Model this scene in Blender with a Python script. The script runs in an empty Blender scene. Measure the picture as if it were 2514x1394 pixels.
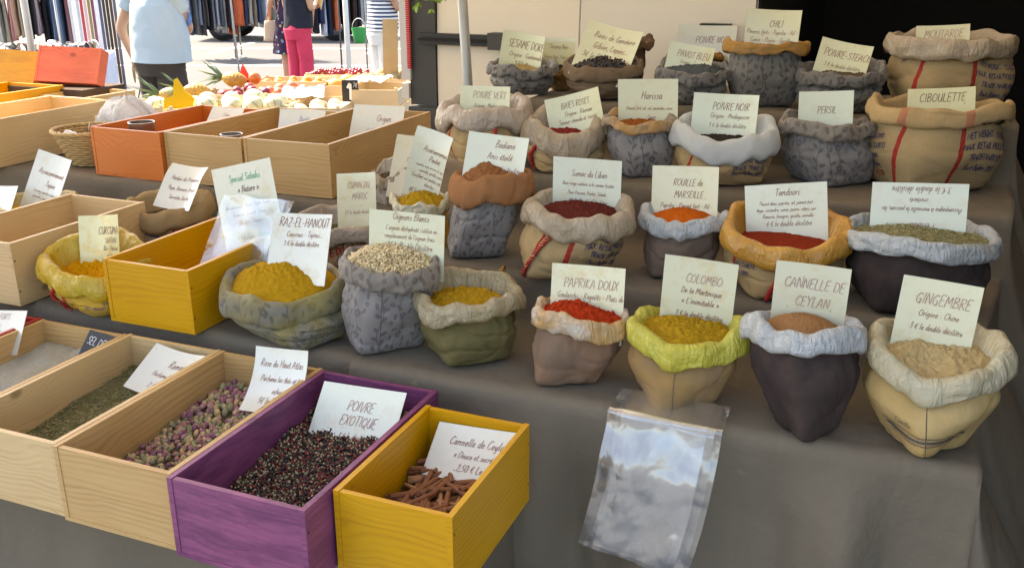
import bpy, math, random
from mathutils import Vector, Matrix, noise
random.seed(7)
R = math.radians
PI = math.pi
SC = bpy.context.scene
COL = SC.collection

# ---------------------------------------------------------------- camera, sky, sun, exposure
cam_d = bpy.data.cameras.new('camera'); cam = bpy.data.objects.new('camera', cam_d); COL.objects.link(cam)
cam.location = (0, 0, 1.65); cam.rotation_euler = (R(71), 0, R(22))
cam_d.sensor_width = 36; cam_d.lens = 36 * 2287 / 2514
cam_d.clip_start = .02; cam_d.clip_end = 500
SC.camera = cam
world = bpy.data.worlds.new('World'); SC.world = world; world.use_nodes = True
wn = world.node_tree; wn.nodes.clear()
SUNV = Vector((-.72, .22, .80)).normalized()
sky = wn.nodes.new('ShaderNodeTexSky'); sky.sky_type = 'NISHITA'; sky.sun_disc = False
sky.sun_elevation = math.asin(SUNV.z); sky.sun_rotation = math.atan2(SUNV.x, SUNV.y)
sky.air_density = 1.0; sky.dust_density = 2.5
bg = wn.nodes.new('ShaderNodeBackground'); bg.inputs['Strength'].default_value = .15
wo = wn.nodes.new('ShaderNodeOutputWorld')
wn.links.new(sky.outputs[0], bg.inputs[0]); wn.links.new(bg.outputs[0], wo.inputs[0])
sun_d = bpy.data.lights.new('sun', 'SUN'); sun_d.energy = 5.0; sun_d.angle = R(.6); sun_d.color = (1, .95, .86)
sun = bpy.data.objects.new('sun', sun_d); COL.objects.link(sun)
sun.rotation_euler = (-SUNV).to_track_quat('-Z', 'Y').to_euler()
SC.view_settings.view_transform = 'Standard'; SC.view_settings.look = 'None'
SC.view_settings.gamma = 1; SC.view_settings.use_curve_mapping = False
SC.view_settings.exposure = 2.12
SC.view_settings.use_white_balance = True; SC.view_settings.white_balance_temperature = 7900; SC.view_settings.white_balance_tint = 12

# ---------------------------------------------------------------- helpers
def tag(o, label=None, cat=None, group=None, kind=None):
    if label: o['label'] = label
    if cat: o['category'] = cat
    if group: o['group'] = group
    if kind: o['kind'] = kind
    return o
def empty(name, loc, label=None, cat=None, group=None, rz=0):
    o = bpy.data.objects.new(name, None); COL.objects.link(o)
    o.location = loc; o.rotation_euler = (0, 0, rz); o.empty_display_size = .05
    return tag(o, label, cat, group)
def place(name, me, parent=None, loc=(0, 0, 0), rot=(0, 0, 0), scale=(1, 1, 1)):
    o = bpy.data.objects.new(name, me); COL.objects.link(o)
    o.location = loc; o.rotation_euler = rot; o.scale = scale
    if parent: o.parent = parent
    return o
class MB:
    """collects faces; build() links them as one mesh object"""
    def __init__(s): s.v = []; s.f = []; s.m = []; s.uv = []
    def vert(s, p, uv=(0, 0)): s.v.append(tuple(p)); s.uv.append(uv); return len(s.v) - 1
    def face(s, ids, m=0): s.f.append(ids); s.m.append(m)
    def poly(s, pts, uvs=None, m=0):
        ids = [s.vert(p, uvs[i] if uvs else (p[0], p[1])) for i, p in enumerate(pts)]; s.face(ids, m); return ids
    def box(s, x0, x1, y0, y1, z0, z1, m=0, grain='x', M=None, off=0):
        c = [(x0, y0, z0), (x1, y0, z0), (x1, y1, z0), (x0, y1, z0), (x0, y0, z1), (x1, y0, z1), (x1, y1, z1), (x0, y1, z1)]
        for q in ((0, 3, 2, 1), (4, 5, 6, 7), (0, 1, 5, 4), (1, 2, 6, 5), (2, 3, 7, 6), (3, 0, 4, 7)):
            P = [Vector(c[i]) for i in q]
            n = (P[1] - P[0]).cross(P[2] - P[0]); ax = max(range(3), key=lambda k: abs(n[k]))
            gi = 'xyz'.index(grain); rest = [k for k in range(3) if k != ax]
            if gi in rest: a = gi; b = [k for k in rest if k != gi][0]
            else: a, b = rest
            uvs = [(p[a] + off, p[b] + off * 1.7 + ax * .37) for p in P]
            if M is not None: P = [M @ p for p in P]
            s.poly(P, uvs, m)
    def grid(s, fn, nu, nv, cu=False, m=0, uvf=None, cap0=False, cap1=False, flip=False):
        b = len(s.v)
        for j in range(nv + 1):
            for i in range(nu + (0 if cu else 1)):
                u = i / nu; v = j / nv
                s.vert(fn(u, v), uvf(u, v) if uvf else (u, v))
        w = nu if cu else nu + 1
        for j in range(nv):
            for i in range(nu):
                a = b + j * w + i; c = b + j * w + (i + 1) % w
                q = (a, c, c + w, a + w)
                s.face(q[::-1] if flip else q, m)
        if cap0: s.face(tuple(b + i for i in range(w))[::-1], m)
        if cap1: s.face(tuple(b + nv * w + i for i in range(w)), m)
    def tube(s, pts, r, n=8, m=0, caps=True, r1=None):
        pts = [Vector(p) for p in pts]; L = len(pts)
        rr = r if isinstance(r, (list, tuple)) else [r + ((r1 - r) * i / (L - 1) if r1 is not None else 0) for i in range(L)]
        b = len(s.v); ref = None; acc = 0
        for i, p in enumerate(pts):
            t = (pts[min(i + 1, L - 1)] - pts[max(i - 1, 0)])
            t = t.normalized() if t.length > 1e-9 else Vector((0, 0, 1))
            if ref is None: ref = Vector((0, 0, 1)) if abs(t.z) < .9 else Vector((1, 0, 0))
            x = ref - t * ref.dot(t); x.normalize(); y = t.cross(x); ref = x
            if i: acc += (pts[i] - pts[i - 1]).length
            for k in range(n):
                a = 2 * PI * k / n
                s.vert(p + (x * math.cos(a) + y * math.sin(a)) * rr[i], (acc, k / n * 2 * PI * rr[i]))
        for i in range(L - 1):
            for k in range(n):
                a = b + i * n + k; c = b + i * n + (k + 1) % n
                s.face((a, c, c + n, a + n), m)
        if caps:
            s.face(tuple(b + k for k in range(n))[::-1], m); s.face(tuple(b + (L - 1) * n + k for k in range(n)), m)
    def ball(s, c, r, nu=10, nv=6, sq=(1, 1, 1), m=0, M=None):
        c = Vector(c)
        def fn(u, v):
            a = 2 * PI * u; t = PI * (v * .998 + .001)
            p = Vector((math.cos(a) * math.sin(t) * r * sq[0], math.sin(a) * math.sin(t) * r * sq[1], -math.cos(t) * r * sq[2]))
            if M is not None: p = M @ p
            return c + p
        s.grid(fn, nu, nv, True, m)
    def mesh(s, name, mats, smooth=True):
        me = bpy.data.meshes.new(name)
        me.from_pydata(s.v, [], s.f)
        for mt in (mats if isinstance(mats, (list, tuple)) else [mats]): me.materials.append(mt)
        if any(s.m): me.polygons.foreach_set('material_index', s.m)
        me.polygons.foreach_set('use_smooth', [smooth] * len(s.f))
        ul = me.uv_layers.new(name='UVMap')
        flat = [c for f in s.f for i in f for c in s.uv[i]]
        ul.data.foreach_set('uv', flat)
        me.update()
        return me
    def build(s, name, mats, parent=None, smooth=True, loc=(0, 0, 0), rot=(0, 0, 0)):
        return place(name, s.mesh(name, mats, smooth), parent, loc, rot)
def nz(x, y=0., z=0.): return noise.noise(Vector((x, y, z)))
def fbm(x, y=0., z=0., o=3):
    a = 1; t = 0
    for _ in range(o): t += a * nz(x, y, z); x *= 2.03; y *= 2.03; z *= 2.03; a *= .5
    return t
def lerp(a, b, t): return a + (b - a) * t
def sst(a, b, x):
    t = max(0, min(1, (x - a) / (b - a))); return t * t * (3 - 2 * t)
def catmull(pts, n=5, closed=False):
    if len(pts) < 3 and not closed: return [Vector(p) for p in pts]
    P = [Vector(p) for p in pts]; out = []; L = len(P)
    rng = range(L if closed else L - 1)
    for i in rng:
        if closed: p0, p1, p2, p3 = P[i - 1], P[i], P[(i + 1) % L], P[(i + 2) % L]
        else: p0, p1, p2, p3 = P[max(i - 1, 0)], P[i], P[i + 1], P[min(i + 2, L - 1)]
        for k in range(n):
            t = k / n
            out.append(.5 * ((2 * p1) + (p2 - p0) * t + (2 * p0 - 5 * p1 + 4 * p2 - p3) * t * t + (3 * p1 - p0 - 3 * p2 + p3) * t ** 3))
    if not closed: out.append(P[-1])
    return out

# ---------------------------------------------------------------- materials
class N:
    def __init__(s, name):
        s.mat = bpy.data.materials.new(name); s.mat.use_nodes = True
        s.t = s.mat.node_tree; s.t.nodes.clear()
        s.out = s.add('ShaderNodeOutputMaterial'); s.p = s.add('ShaderNodeBsdfPrincipled')
        s.t.links.new(s.p.outputs[0], s.out.inputs[0])
    def add(s, ty, **kw):
        n = s.t.nodes.new(ty)
        for k, v in kw.items(): setattr(n, k, v)
        return n
    def link(s, a, b): s.t.links.new(a, b)
    def val(s, inp, v):
        if isinstance(v, bpy.types.NodeSocket): s.link(v, inp)
        else: inp.default_value = v
    def math(s, op, a, b=0., c=0., clamp=False):
        n = s.add('ShaderNodeMath', operation=op, use_clamp=clamp)
        s.val(n.inputs[0], a); s.val(n.inputs[1], b); s.val(n.inputs[2], c); return n.outputs[0]
    def vm(s, op, a, b=None, sc=None):
        n = s.add('ShaderNodeVectorMath', operation=op); s.val(n.inputs[0], a)
        if b is not None: s.val(n.inputs[1], b)
        if sc is not None: s.val(n.inputs['Scale'], sc)
        return n.outputs['Value'] if op in ('LENGTH', 'DOT_PRODUCT', 'DISTANCE') else n.outputs['Vector']
    def coord(s, kind='Object'): return s.add('ShaderNodeTexCoord').outputs[kind]
    def map(s, vec, scale=(1, 1, 1), loc=(0, 0, 0), rot=(0, 0, 0)):
        n = s.add('ShaderNodeMapping'); s.link(vec, n.inputs[0])
        n.inputs['Scale'].default_value = scale; n.inputs['Location'].default_value = loc; n.inputs['Rotation'].default_value = rot
        return n.outputs[0]
    def noise(s, vec, scale, detail=3, rough=.5, dist=0.):
        n = s.add('ShaderNodeTexNoise'); s.link(vec, n.inputs['Vector']); n.inputs['Scale'].default_value = scale
        n.inputs['Detail'].default_value = detail; n.inputs['Roughness'].default_value = rough; n.inputs['Distortion'].default_value = dist
        return n.outputs['Fac']
    def vor(s, vec, scale, out='Distance', feature='F1'):
        n = s.add('ShaderNodeTexVoronoi', feature=feature); s.link(vec, n.inputs['Vector']); n.inputs['Scale'].default_value = scale
        return n.outputs[out]
    def wave(s, vec, scale, dist=0, detail=2, bands='X', dscale=1.):
        n = s.add('ShaderNodeTexWave', bands_direction=bands); s.link(vec, n.inputs['Vector']); n.inputs['Scale'].default_value = scale
        n.inputs['Distortion'].default_value = dist; n.inputs['Detail'].default_value = detail; n.inputs['Detail Scale'].default_value = dscale
        return n.outputs['Fac']
    def ramp(s, fac, stops):
        n = s.add('ShaderNodeValToRGB'); s.link(fac, n.inputs[0]); e = n.color_ramp.elements
        while len(e) < len(stops): e.new(.5)
        for i, (p, c) in enumerate(stops):
            e[i].position = p; e[i].color = (c, c, c, 1) if isinstance(c, (int, float)) else (*c, 1)
        return n.outputs[0]
    def mix(s, fac, a, b, mode='MIX'):
        n = s.add('ShaderNodeMix', data_type='RGBA', blend_type=mode)
        s.val(n.inputs[0], fac)
        for i, v in ((6, a), (7, b)):
            s.val(n.inputs[i], v if isinstance(v, bpy.types.NodeSocket) else (*v, 1))
        return n.outputs[2]
    def fin(s, col=None, rough=None, height=None, bump=.3, dist=.002, **kw):
        if col is not None: s.val(s.p.inputs['Base Color'], col if isinstance(col, bpy.types.NodeSocket) else (*col, 1))
        if rough is not None: s.val(s.p.inputs['Roughness'], rough)
        if height is not None:
            b = s.add('ShaderNodeBump'); b.inputs['Strength'].default_value = bump; b.inputs['Distance'].default_value = dist
            s.link(height, b.inputs['Height']); s.link(b.outputs[0], s.p.inputs['Normal'])
        for k, v in kw.items(): s.val(s.p.inputs[k.replace('_', ' ')], v)
        return s.mat
def crumple(n, uv, seed=0., sx=26., sy=9., rot=.5):
    a = n.noise(n.map(uv, (sx, sy, 1), (seed, 0, 0), (0, 0, rot)), 1., 3, .5, 1.0); b = n.noise(n.map(uv, (sx * .6, sy * 2.6, 1), (seed, 3, 0), (0, 0, -rot)), 1., 3, .5, .6)
    r1 = n.math('ABSOLUTE', n.math('SUBTRACT', a, .5)); r2 = n.math('ABSOLUTE', n.math('SUBTRACT', b, .5))
    return n.math('ADD', n.math('POWER', n.math('MULTIPLY', r1, 2.), .7), n.math('MULTIPLY', n.math('POWER', n.math('MULTIPLY', r2, 2.), .8), .6))
def mul(c, k): return tuple(min(1, x * k) for x in c)
MC = {}
def memo(fn):
    def g(*a, **k):
        key = (fn.__name__, a, tuple(sorted(k.items())))
        if key not in MC: MC[key] = fn(*a, **k)
        return MC[key]
    return g
@memo
def m_plain(col, rough=.6, spec=.5, metal=0., var=.12, scale=14.):
    n = N('plain'); c = n.coord()
    f = n.noise(c, scale, 4)
    return n.fin(n.mix(f, mul(col, 1 - var), mul(col, 1 + var)), rough, Metallic=metal, Specular_IOR_Level=spec)
@memo
def m_wood(col, dark, gloss=.55, seed=0., blot=0., knots=True):
    n = N('wood'); uv = n.add('ShaderNodeUVMap').outputs[0]
    v = n.map(uv, (1, 1, 1), (seed, seed * .7, 0))
    warp = n.noise(n.map(v, (1.2, 5, 1)), 1.6, 2)
    kd = n.vor(n.map(v, (3.2, 5.2, 1)), 1.3)
    kf = n.ramp(kd, [(.0, 1.), (.055, .8), (.085, 0.)]) if knots else None
    near = n.ramp(kd, [(0., 1.), (.4, 0.)])
    sep = n.add('ShaderNodeSeparateXYZ'); n.link(v, sep.inputs[0])
    yy = n.math('MULTIPLY_ADD', warp, .09, sep.outputs[1])
    yy = n.math('MULTIPLY_ADD', near, .035, yy)
    ring = n.math('SINE', n.math('MULTIPLY', yy, 520.))
    ring = n.math('MULTIPLY_ADD', ring, .5, .5)
    ring = n.math('POWER', ring, 2.2)
    amp = n.noise(n.map(v, (1.5, 14, 1)), 1.2, 2)
    ring = n.math('MULTIPLY', ring, n.ramp(amp, [(.35, .1), (.7, 1.)]))
    fine = n.noise(n.map(v, (9, 260, 1)), 1., 3, .6)
    fac = n.math('ADD', n.math('MULTIPLY', ring, .44), n.math('MULTIPLY', fine, .5))
    colr = n.mix(fac, mul(col, 1.1), dark)
    big = n.noise(v, 5, 3)
    colr = n.mix(n.ramp(big, [(.3, .0), (.75, .35)]), colr, mul(dark, 1.15))
    if blot: colr = n.mix(n.math('MULTIPLY', n.ramp(n.noise(n.map(v, (3, 9, 1)), 3, 5, .65), [(.42, 0.), (.6, 1.)]), blot), colr, mul(dark, .62))
    if knots: colr = n.mix(n.math('MULTIPLY', kf, .75), colr, mul(dark, .35))
    return n.fin(colr, gloss, fac, .25, .0012)
@memo
def m_cloth(col, rough=.95, weave=900., wb=.25, stain=None, samt=0., var=.16, seed=0., rough_scale=9.):
    n = N('cloth'); c = n.coord(); uv = n.add('ShaderNodeUVMap').outputs[0]
    f = n.noise(n.map(c, (1, 1, 1), (seed, seed, 0)), rough_scale, 5, .6)
    colr = n.mix(f, mul(col, 1 - var), mul(col, 1 + var))
    if stain:
        g = n.noise(n.map(c, (1, 1, 1), (seed + 3, 0, 1)), 11, 5, .65)
        colr = n.mix(n.math('MULTIPLY', n.ramp(g, [(.40, 0.), (.62, 1.)]), samt), colr, stain)
    wx = n.wave(uv, weave / 6.28, .4, 1, 'X'); wy = n.wave(uv, weave / 6.28, .4, 1, 'Y')
    h = n.math('ADD', n.math('MULTIPLY', n.math('MULTIPLY', wx, wy), .25 + wb), n.math('MULTIPLY', n.noise(c, 60, 4), .5))
    h = n.math('MULTIPLY_ADD', crumple(n, uv, seed, 9., 5.), 1.6, h)
    return n.fin(colr, rough, h, .55, .0022, Specular_IOR_Level=.2)
@memo
def m_jute(col=(.42, .30, .155), stripes=(), stain=None, samt=0.):
    n = N('jute'); c = n.coord(); uv = n.add('ShaderNodeUVMap').outputs[0]
    sep = n.add('ShaderNodeSeparateXYZ'); n.link(uv, sep.inputs[0])
    wx = n.wave(uv, 150, .6, 2, 'X'); wy = n.wave(uv, 150, .6, 2, 'Y')
    h = n.math('MULTIPLY', wx, wy)
    f = n.noise(n.map(uv, (40, 400, 1)), 1, 2); f2 = n.noise(n.map(uv, (400, 40, 1)), 1, 2)
    t = n.math('MULTIPLY', n.math('ADD', f, f2), .5)
    colr = n.mix(t, mul(col, .72), mul(col, 1.3))
    colr = n.mix(n.math('MULTIPLY', h, .35), mul(col, .55), colr, 'MIX') if False else n.mix(n.ramp(n.noise(c, 8, 4), [(.35, 0.), (.7, .35)]), colr, mul(col, .75))
    if stain: colr = n.mix(n.math('MULTIPLY', n.ramp(n.noise(c, 9, 4), [(.36, 0.), (.6, 1.)]), samt), colr, stain)
    wob = n.math('MULTIPLY', n.math('SUBTRACT', n.noise(n.map(uv, (3, 20, 1)), 1.5, 2), .5), .006)
    ux = n.math('ADD', sep.outputs[0], wob)
    for (u0, w, sc) in stripes:
        k = n.math('LESS_THAN', n.math('ABSOLUTE', n.math('SUBTRACT', ux, u0)), w / 2)
        k = n.math('MULTIPLY', k, n.ramp(t, [(.25, .45), (.5, .95)]))
        colr = n.mix(k, colr, sc)
    hh = n.math('ADD', n.math('MULTIPLY', h, .9), n.math('MULTIPLY', n.noise(c, 70, 3), .7))
    hh = n.math('MULTIPLY_ADD', crumple(n, uv, 2., 8., 4.), 1.3, hh)
    return n.fin(colr, .95, hh, .5, .0016, Specular_IOR_Level=.15)
@memo
def m_floral(base=(.205, .18, .15), mot=(.115, .092, .080), stain=None, samt=0., seed=0.):
    n = N('floral'); c = n.coord(); uv = n.add('ShaderNodeUVMap').outputs[0]
    p = n.map(uv, (1 / .115, 1 / .125, 1), (seed, seed * .6, 0))
    p = n.vm('FRACTION', p)
    acc = None
    def mx(a):
        nonlocal acc
        acc = a if acc is None else n.math('MAXIMUM', acc, a)
    leaves = [(.30, .12, .085, .04, 40), (.17, .22, .08, .038, 140), (.33, .33, .09, .042, 20), (.12, .45, .08, .04, 110), (.30, .57, .085, .04, 55), (.14, .70, .08, .036, 150),
              (.33, .80, .085, .04, 30), (.16, .91, .07, .034, 120), (.55, .20, .075, .036, 75), (.62, .42, .085, .04, 130), (.86, .30, .08, .036, 60), (.88, .62, .08, .038, 100),
              (.58, .88, .08, .038, 20), (.80, .90, .075, .036, 150), (.50, .66, .06, .03, 80)]
    for (x, y, a, b, r) in leaves:
        q = n.map(n.vm('SUBTRACT', p, (x, y, 0)), (1, 1, 1), (0, 0, 0), (0, 0, R(-r)))
        q = n.vm('MULTIPLY', q, (1 / a, 1 / b, 0))
        mx(n.math('LESS_THAN', n.vm('LENGTH', q), 1.))
    for (x, y, r) in ((.72, .22, .085), (.72, .74, .095), (.46, .46, .06), (.90, .46, .05), (.47, .05, .05)):
        for k in range(5):
            a = k * 2 * PI / 5 + x * 9
            q = n.vm('SUBTRACT', p, (x + math.cos(a) * r * .62, y + math.sin(a) * r * .62, 0))
            mx(n.math('LESS_THAN', n.vm('LENGTH', q), r * .43))
    sep = n.add('ShaderNodeSeparateXYZ'); n.link(p, sep.inputs[0])
    for (x0, am, ph) in ((.235, .05, 0.), (.68, .07, 1.9)):
        sx = n.math('SINE', n.math('MULTIPLY_ADD', sep.outputs[1], 2 * PI, ph))
        dx = n.math('ABSOLUTE', n.math('SUBTRACT', sep.outputs[0], n.math('MULTIPLY_ADD', sx, am, x0)))
        mx(n.math('LESS_THAN', dx, .011))
    f = n.noise(c, 7, 4)
    bcol = n.mix(f, mul(base, .9), mul(base, 1.1))
    fade = n.ramp(n.noise(c, 5, 2), [(.3, .65), (.6, 1.)])
    colr = n.mix(n.math('MULTIPLY', acc, fade), bcol, mot)
    if stain: colr = n.mix(n.math('MULTIPLY', n.ramp(n.noise(n.map(c, (1, 1, 1), (seed, 2, 0)), 10, 5, .6), [(.40, 0.), (.62, 1.)]), samt), colr, stain)
    h = n.math('ADD', n.math('MULTIPLY', n.noise(c, 55, 4), .6), n.math('MULTIPLY', n.wave(uv, 180, .5, 1), .2))
    h = n.math('MULTIPLY_ADD', crumple(n, uv, seed * 9, 9., 5.), 1.3, h)
    rr = n.math('MULTIPLY_ADD', acc, .2, .55)
    return n.fin(colr, rr, h, .55, .0024, Specular_IOR_Level=.35, Sheen_Weight=.15)
@memo
def m_liner(col, stain=None, samt=0., rough=.42, crinkle=1., seed=0., streak=(16, 5)):
    n = N('liner'); c = n.coord(); uv = n.add('ShaderNodeUVMap').outputs[0]
    f = n.noise(n.map(c, (1, 1, 1), (seed, 0, 0)), 10, 4, .6)
    colr = n.mix(f, mul(col, .86), mul(col, 1.08))
    if stain: colr = n.mix(n.math('MULTIPLY', n.ramp(n.noise(n.map(c, (1, 1, 1), (seed, 5, 0)), 13, 4, .6), [(.40, 0.), (.58, 1.)]), samt), colr, stain)
    w1 = n.noise(n.map(uv, (34, 9, 1), (seed, 0, 0), (0, 0, .6)), 1., 4, .55, 1.2)
    w2 = n.noise(n.map(uv, (22, 60, 1), (seed, 3, 0), (0, 0, -.4)), 1., 3, .55, .8)
    r1 = n.math('ABSOLUTE', n.math('SUBTRACT', w1, .5)); r2 = n.math('ABSOLUTE', n.math('SUBTRACT', w2, .5))
    h = n.math('ADD', n.math('POWER', r1, .6), n.math('MULTIPLY', n.math('POWER', r2, .7), .5))
    h = n.math('MULTIPLY_ADD', crumple(n, uv, seed, 60., 24., .7), .12, h)
    for q, (sx, sy, ro) in enumerate(((26, 8, .75), (34, 10, -.55), (14, 30, .2))):
        w = n.noise(n.map(uv, (sx, sy, 1), (seed + q, q * 2., 0), (0, 0, ro)), 1., 2, .5, .5)
        ln = n.math('POWER', n.math('SUBTRACT', 1., n.math('MULTIPLY', n.math('ABSOLUTE', n.math('SUBTRACT', w, .5)), 2.)), 14.)
        h = n.math('MULTIPLY_ADD', ln, (.42, -.36, .26)[q], h)
    m = n.fin(colr, rough * .72, h, .6 * crinkle, .008, Specular_IOR_Level=.55)
    tr = n.add('ShaderNodeBsdfTranslucent'); n.link(colr, tr.inputs[0])
    ms = n.add('ShaderNodeMixShader'); ms.inputs[0].default_value = .22
    n.link(n.p.outputs[0], ms.inputs[1]); n.link(tr.outputs[0], ms.inputs[2]); n.link(ms.outputs[0], n.out.inputs[0])
    return m
@memo
def m_powder(col, lump=1., scale=150.):
    n = N('powder'); c = n.coord()
    f = n.noise(c, scale, 4, .6); v = n.vor(c, scale * .8)
    g = n.noise(c, 18, 3)
    colr = n.mix(f, mul(col, .62), mul(col, 1.25)); colr = n.mix(n.ramp(g, [(.35, 0.), (.7, .4)]), colr, mul(col, .72))
    h = n.math('ADD', f, n.math('MULTIPLY', v, -.8))
    return n.fin(colr, .97, h, .6 * lump, .004, Specular_IOR_Level=.12)
@memo
def m_card(col=(.80, .80, .64), stain=(.55, .42, .18), samt=.35, seed=0., gloss=.28):
    col = (col[0] * .80, col[1] * .82, col[2] * .80)
    n = N('card'); uv = n.add('ShaderNodeUVMap').outputs[0]; v = n.map(uv, (1, 1, 1), (seed * 1.3, seed * .77, 0))
    colr = n.mix(n.noise(v, 12, 3), mul(col, .95), mul(col, 1.03))
    s1 = n.ramp(n.noise(v, 22, 5, .65), [(.52, 0.), (.72, 1.)])
    colr = n.mix(n.math('MULTIPLY', s1, samt), colr, stain)
    d = n.ramp(n.vor(v, 38), [(.0, 1.), (.05, 1.), (.09, 0.)])
    d = n.math('MULTIPLY', d, n.ramp(n.noise(v, 9, 2), [(.52, 0.), (.6, 1.)]))
    colr = n.mix(n.math('MULTIPLY', d, .7), colr, mul(stain, .4))
    return n.fin(colr, gloss, n.noise(v, 30, 2), .05, .002, Specular_IOR_Level=.5, Coat_Weight=.7, Coat_Roughness=.07)
@memo
def m_ink(col=(.17, .06, .045), rough=.6):
    n = N('ink'); uv = n.coord()
    f = n.noise(uv, 160, 2)
    return n.fin(n.mix(n.ramp(f, [(.4, 0.), (.75, .35)]), col, mul(col, 2.6)), rough)
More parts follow.
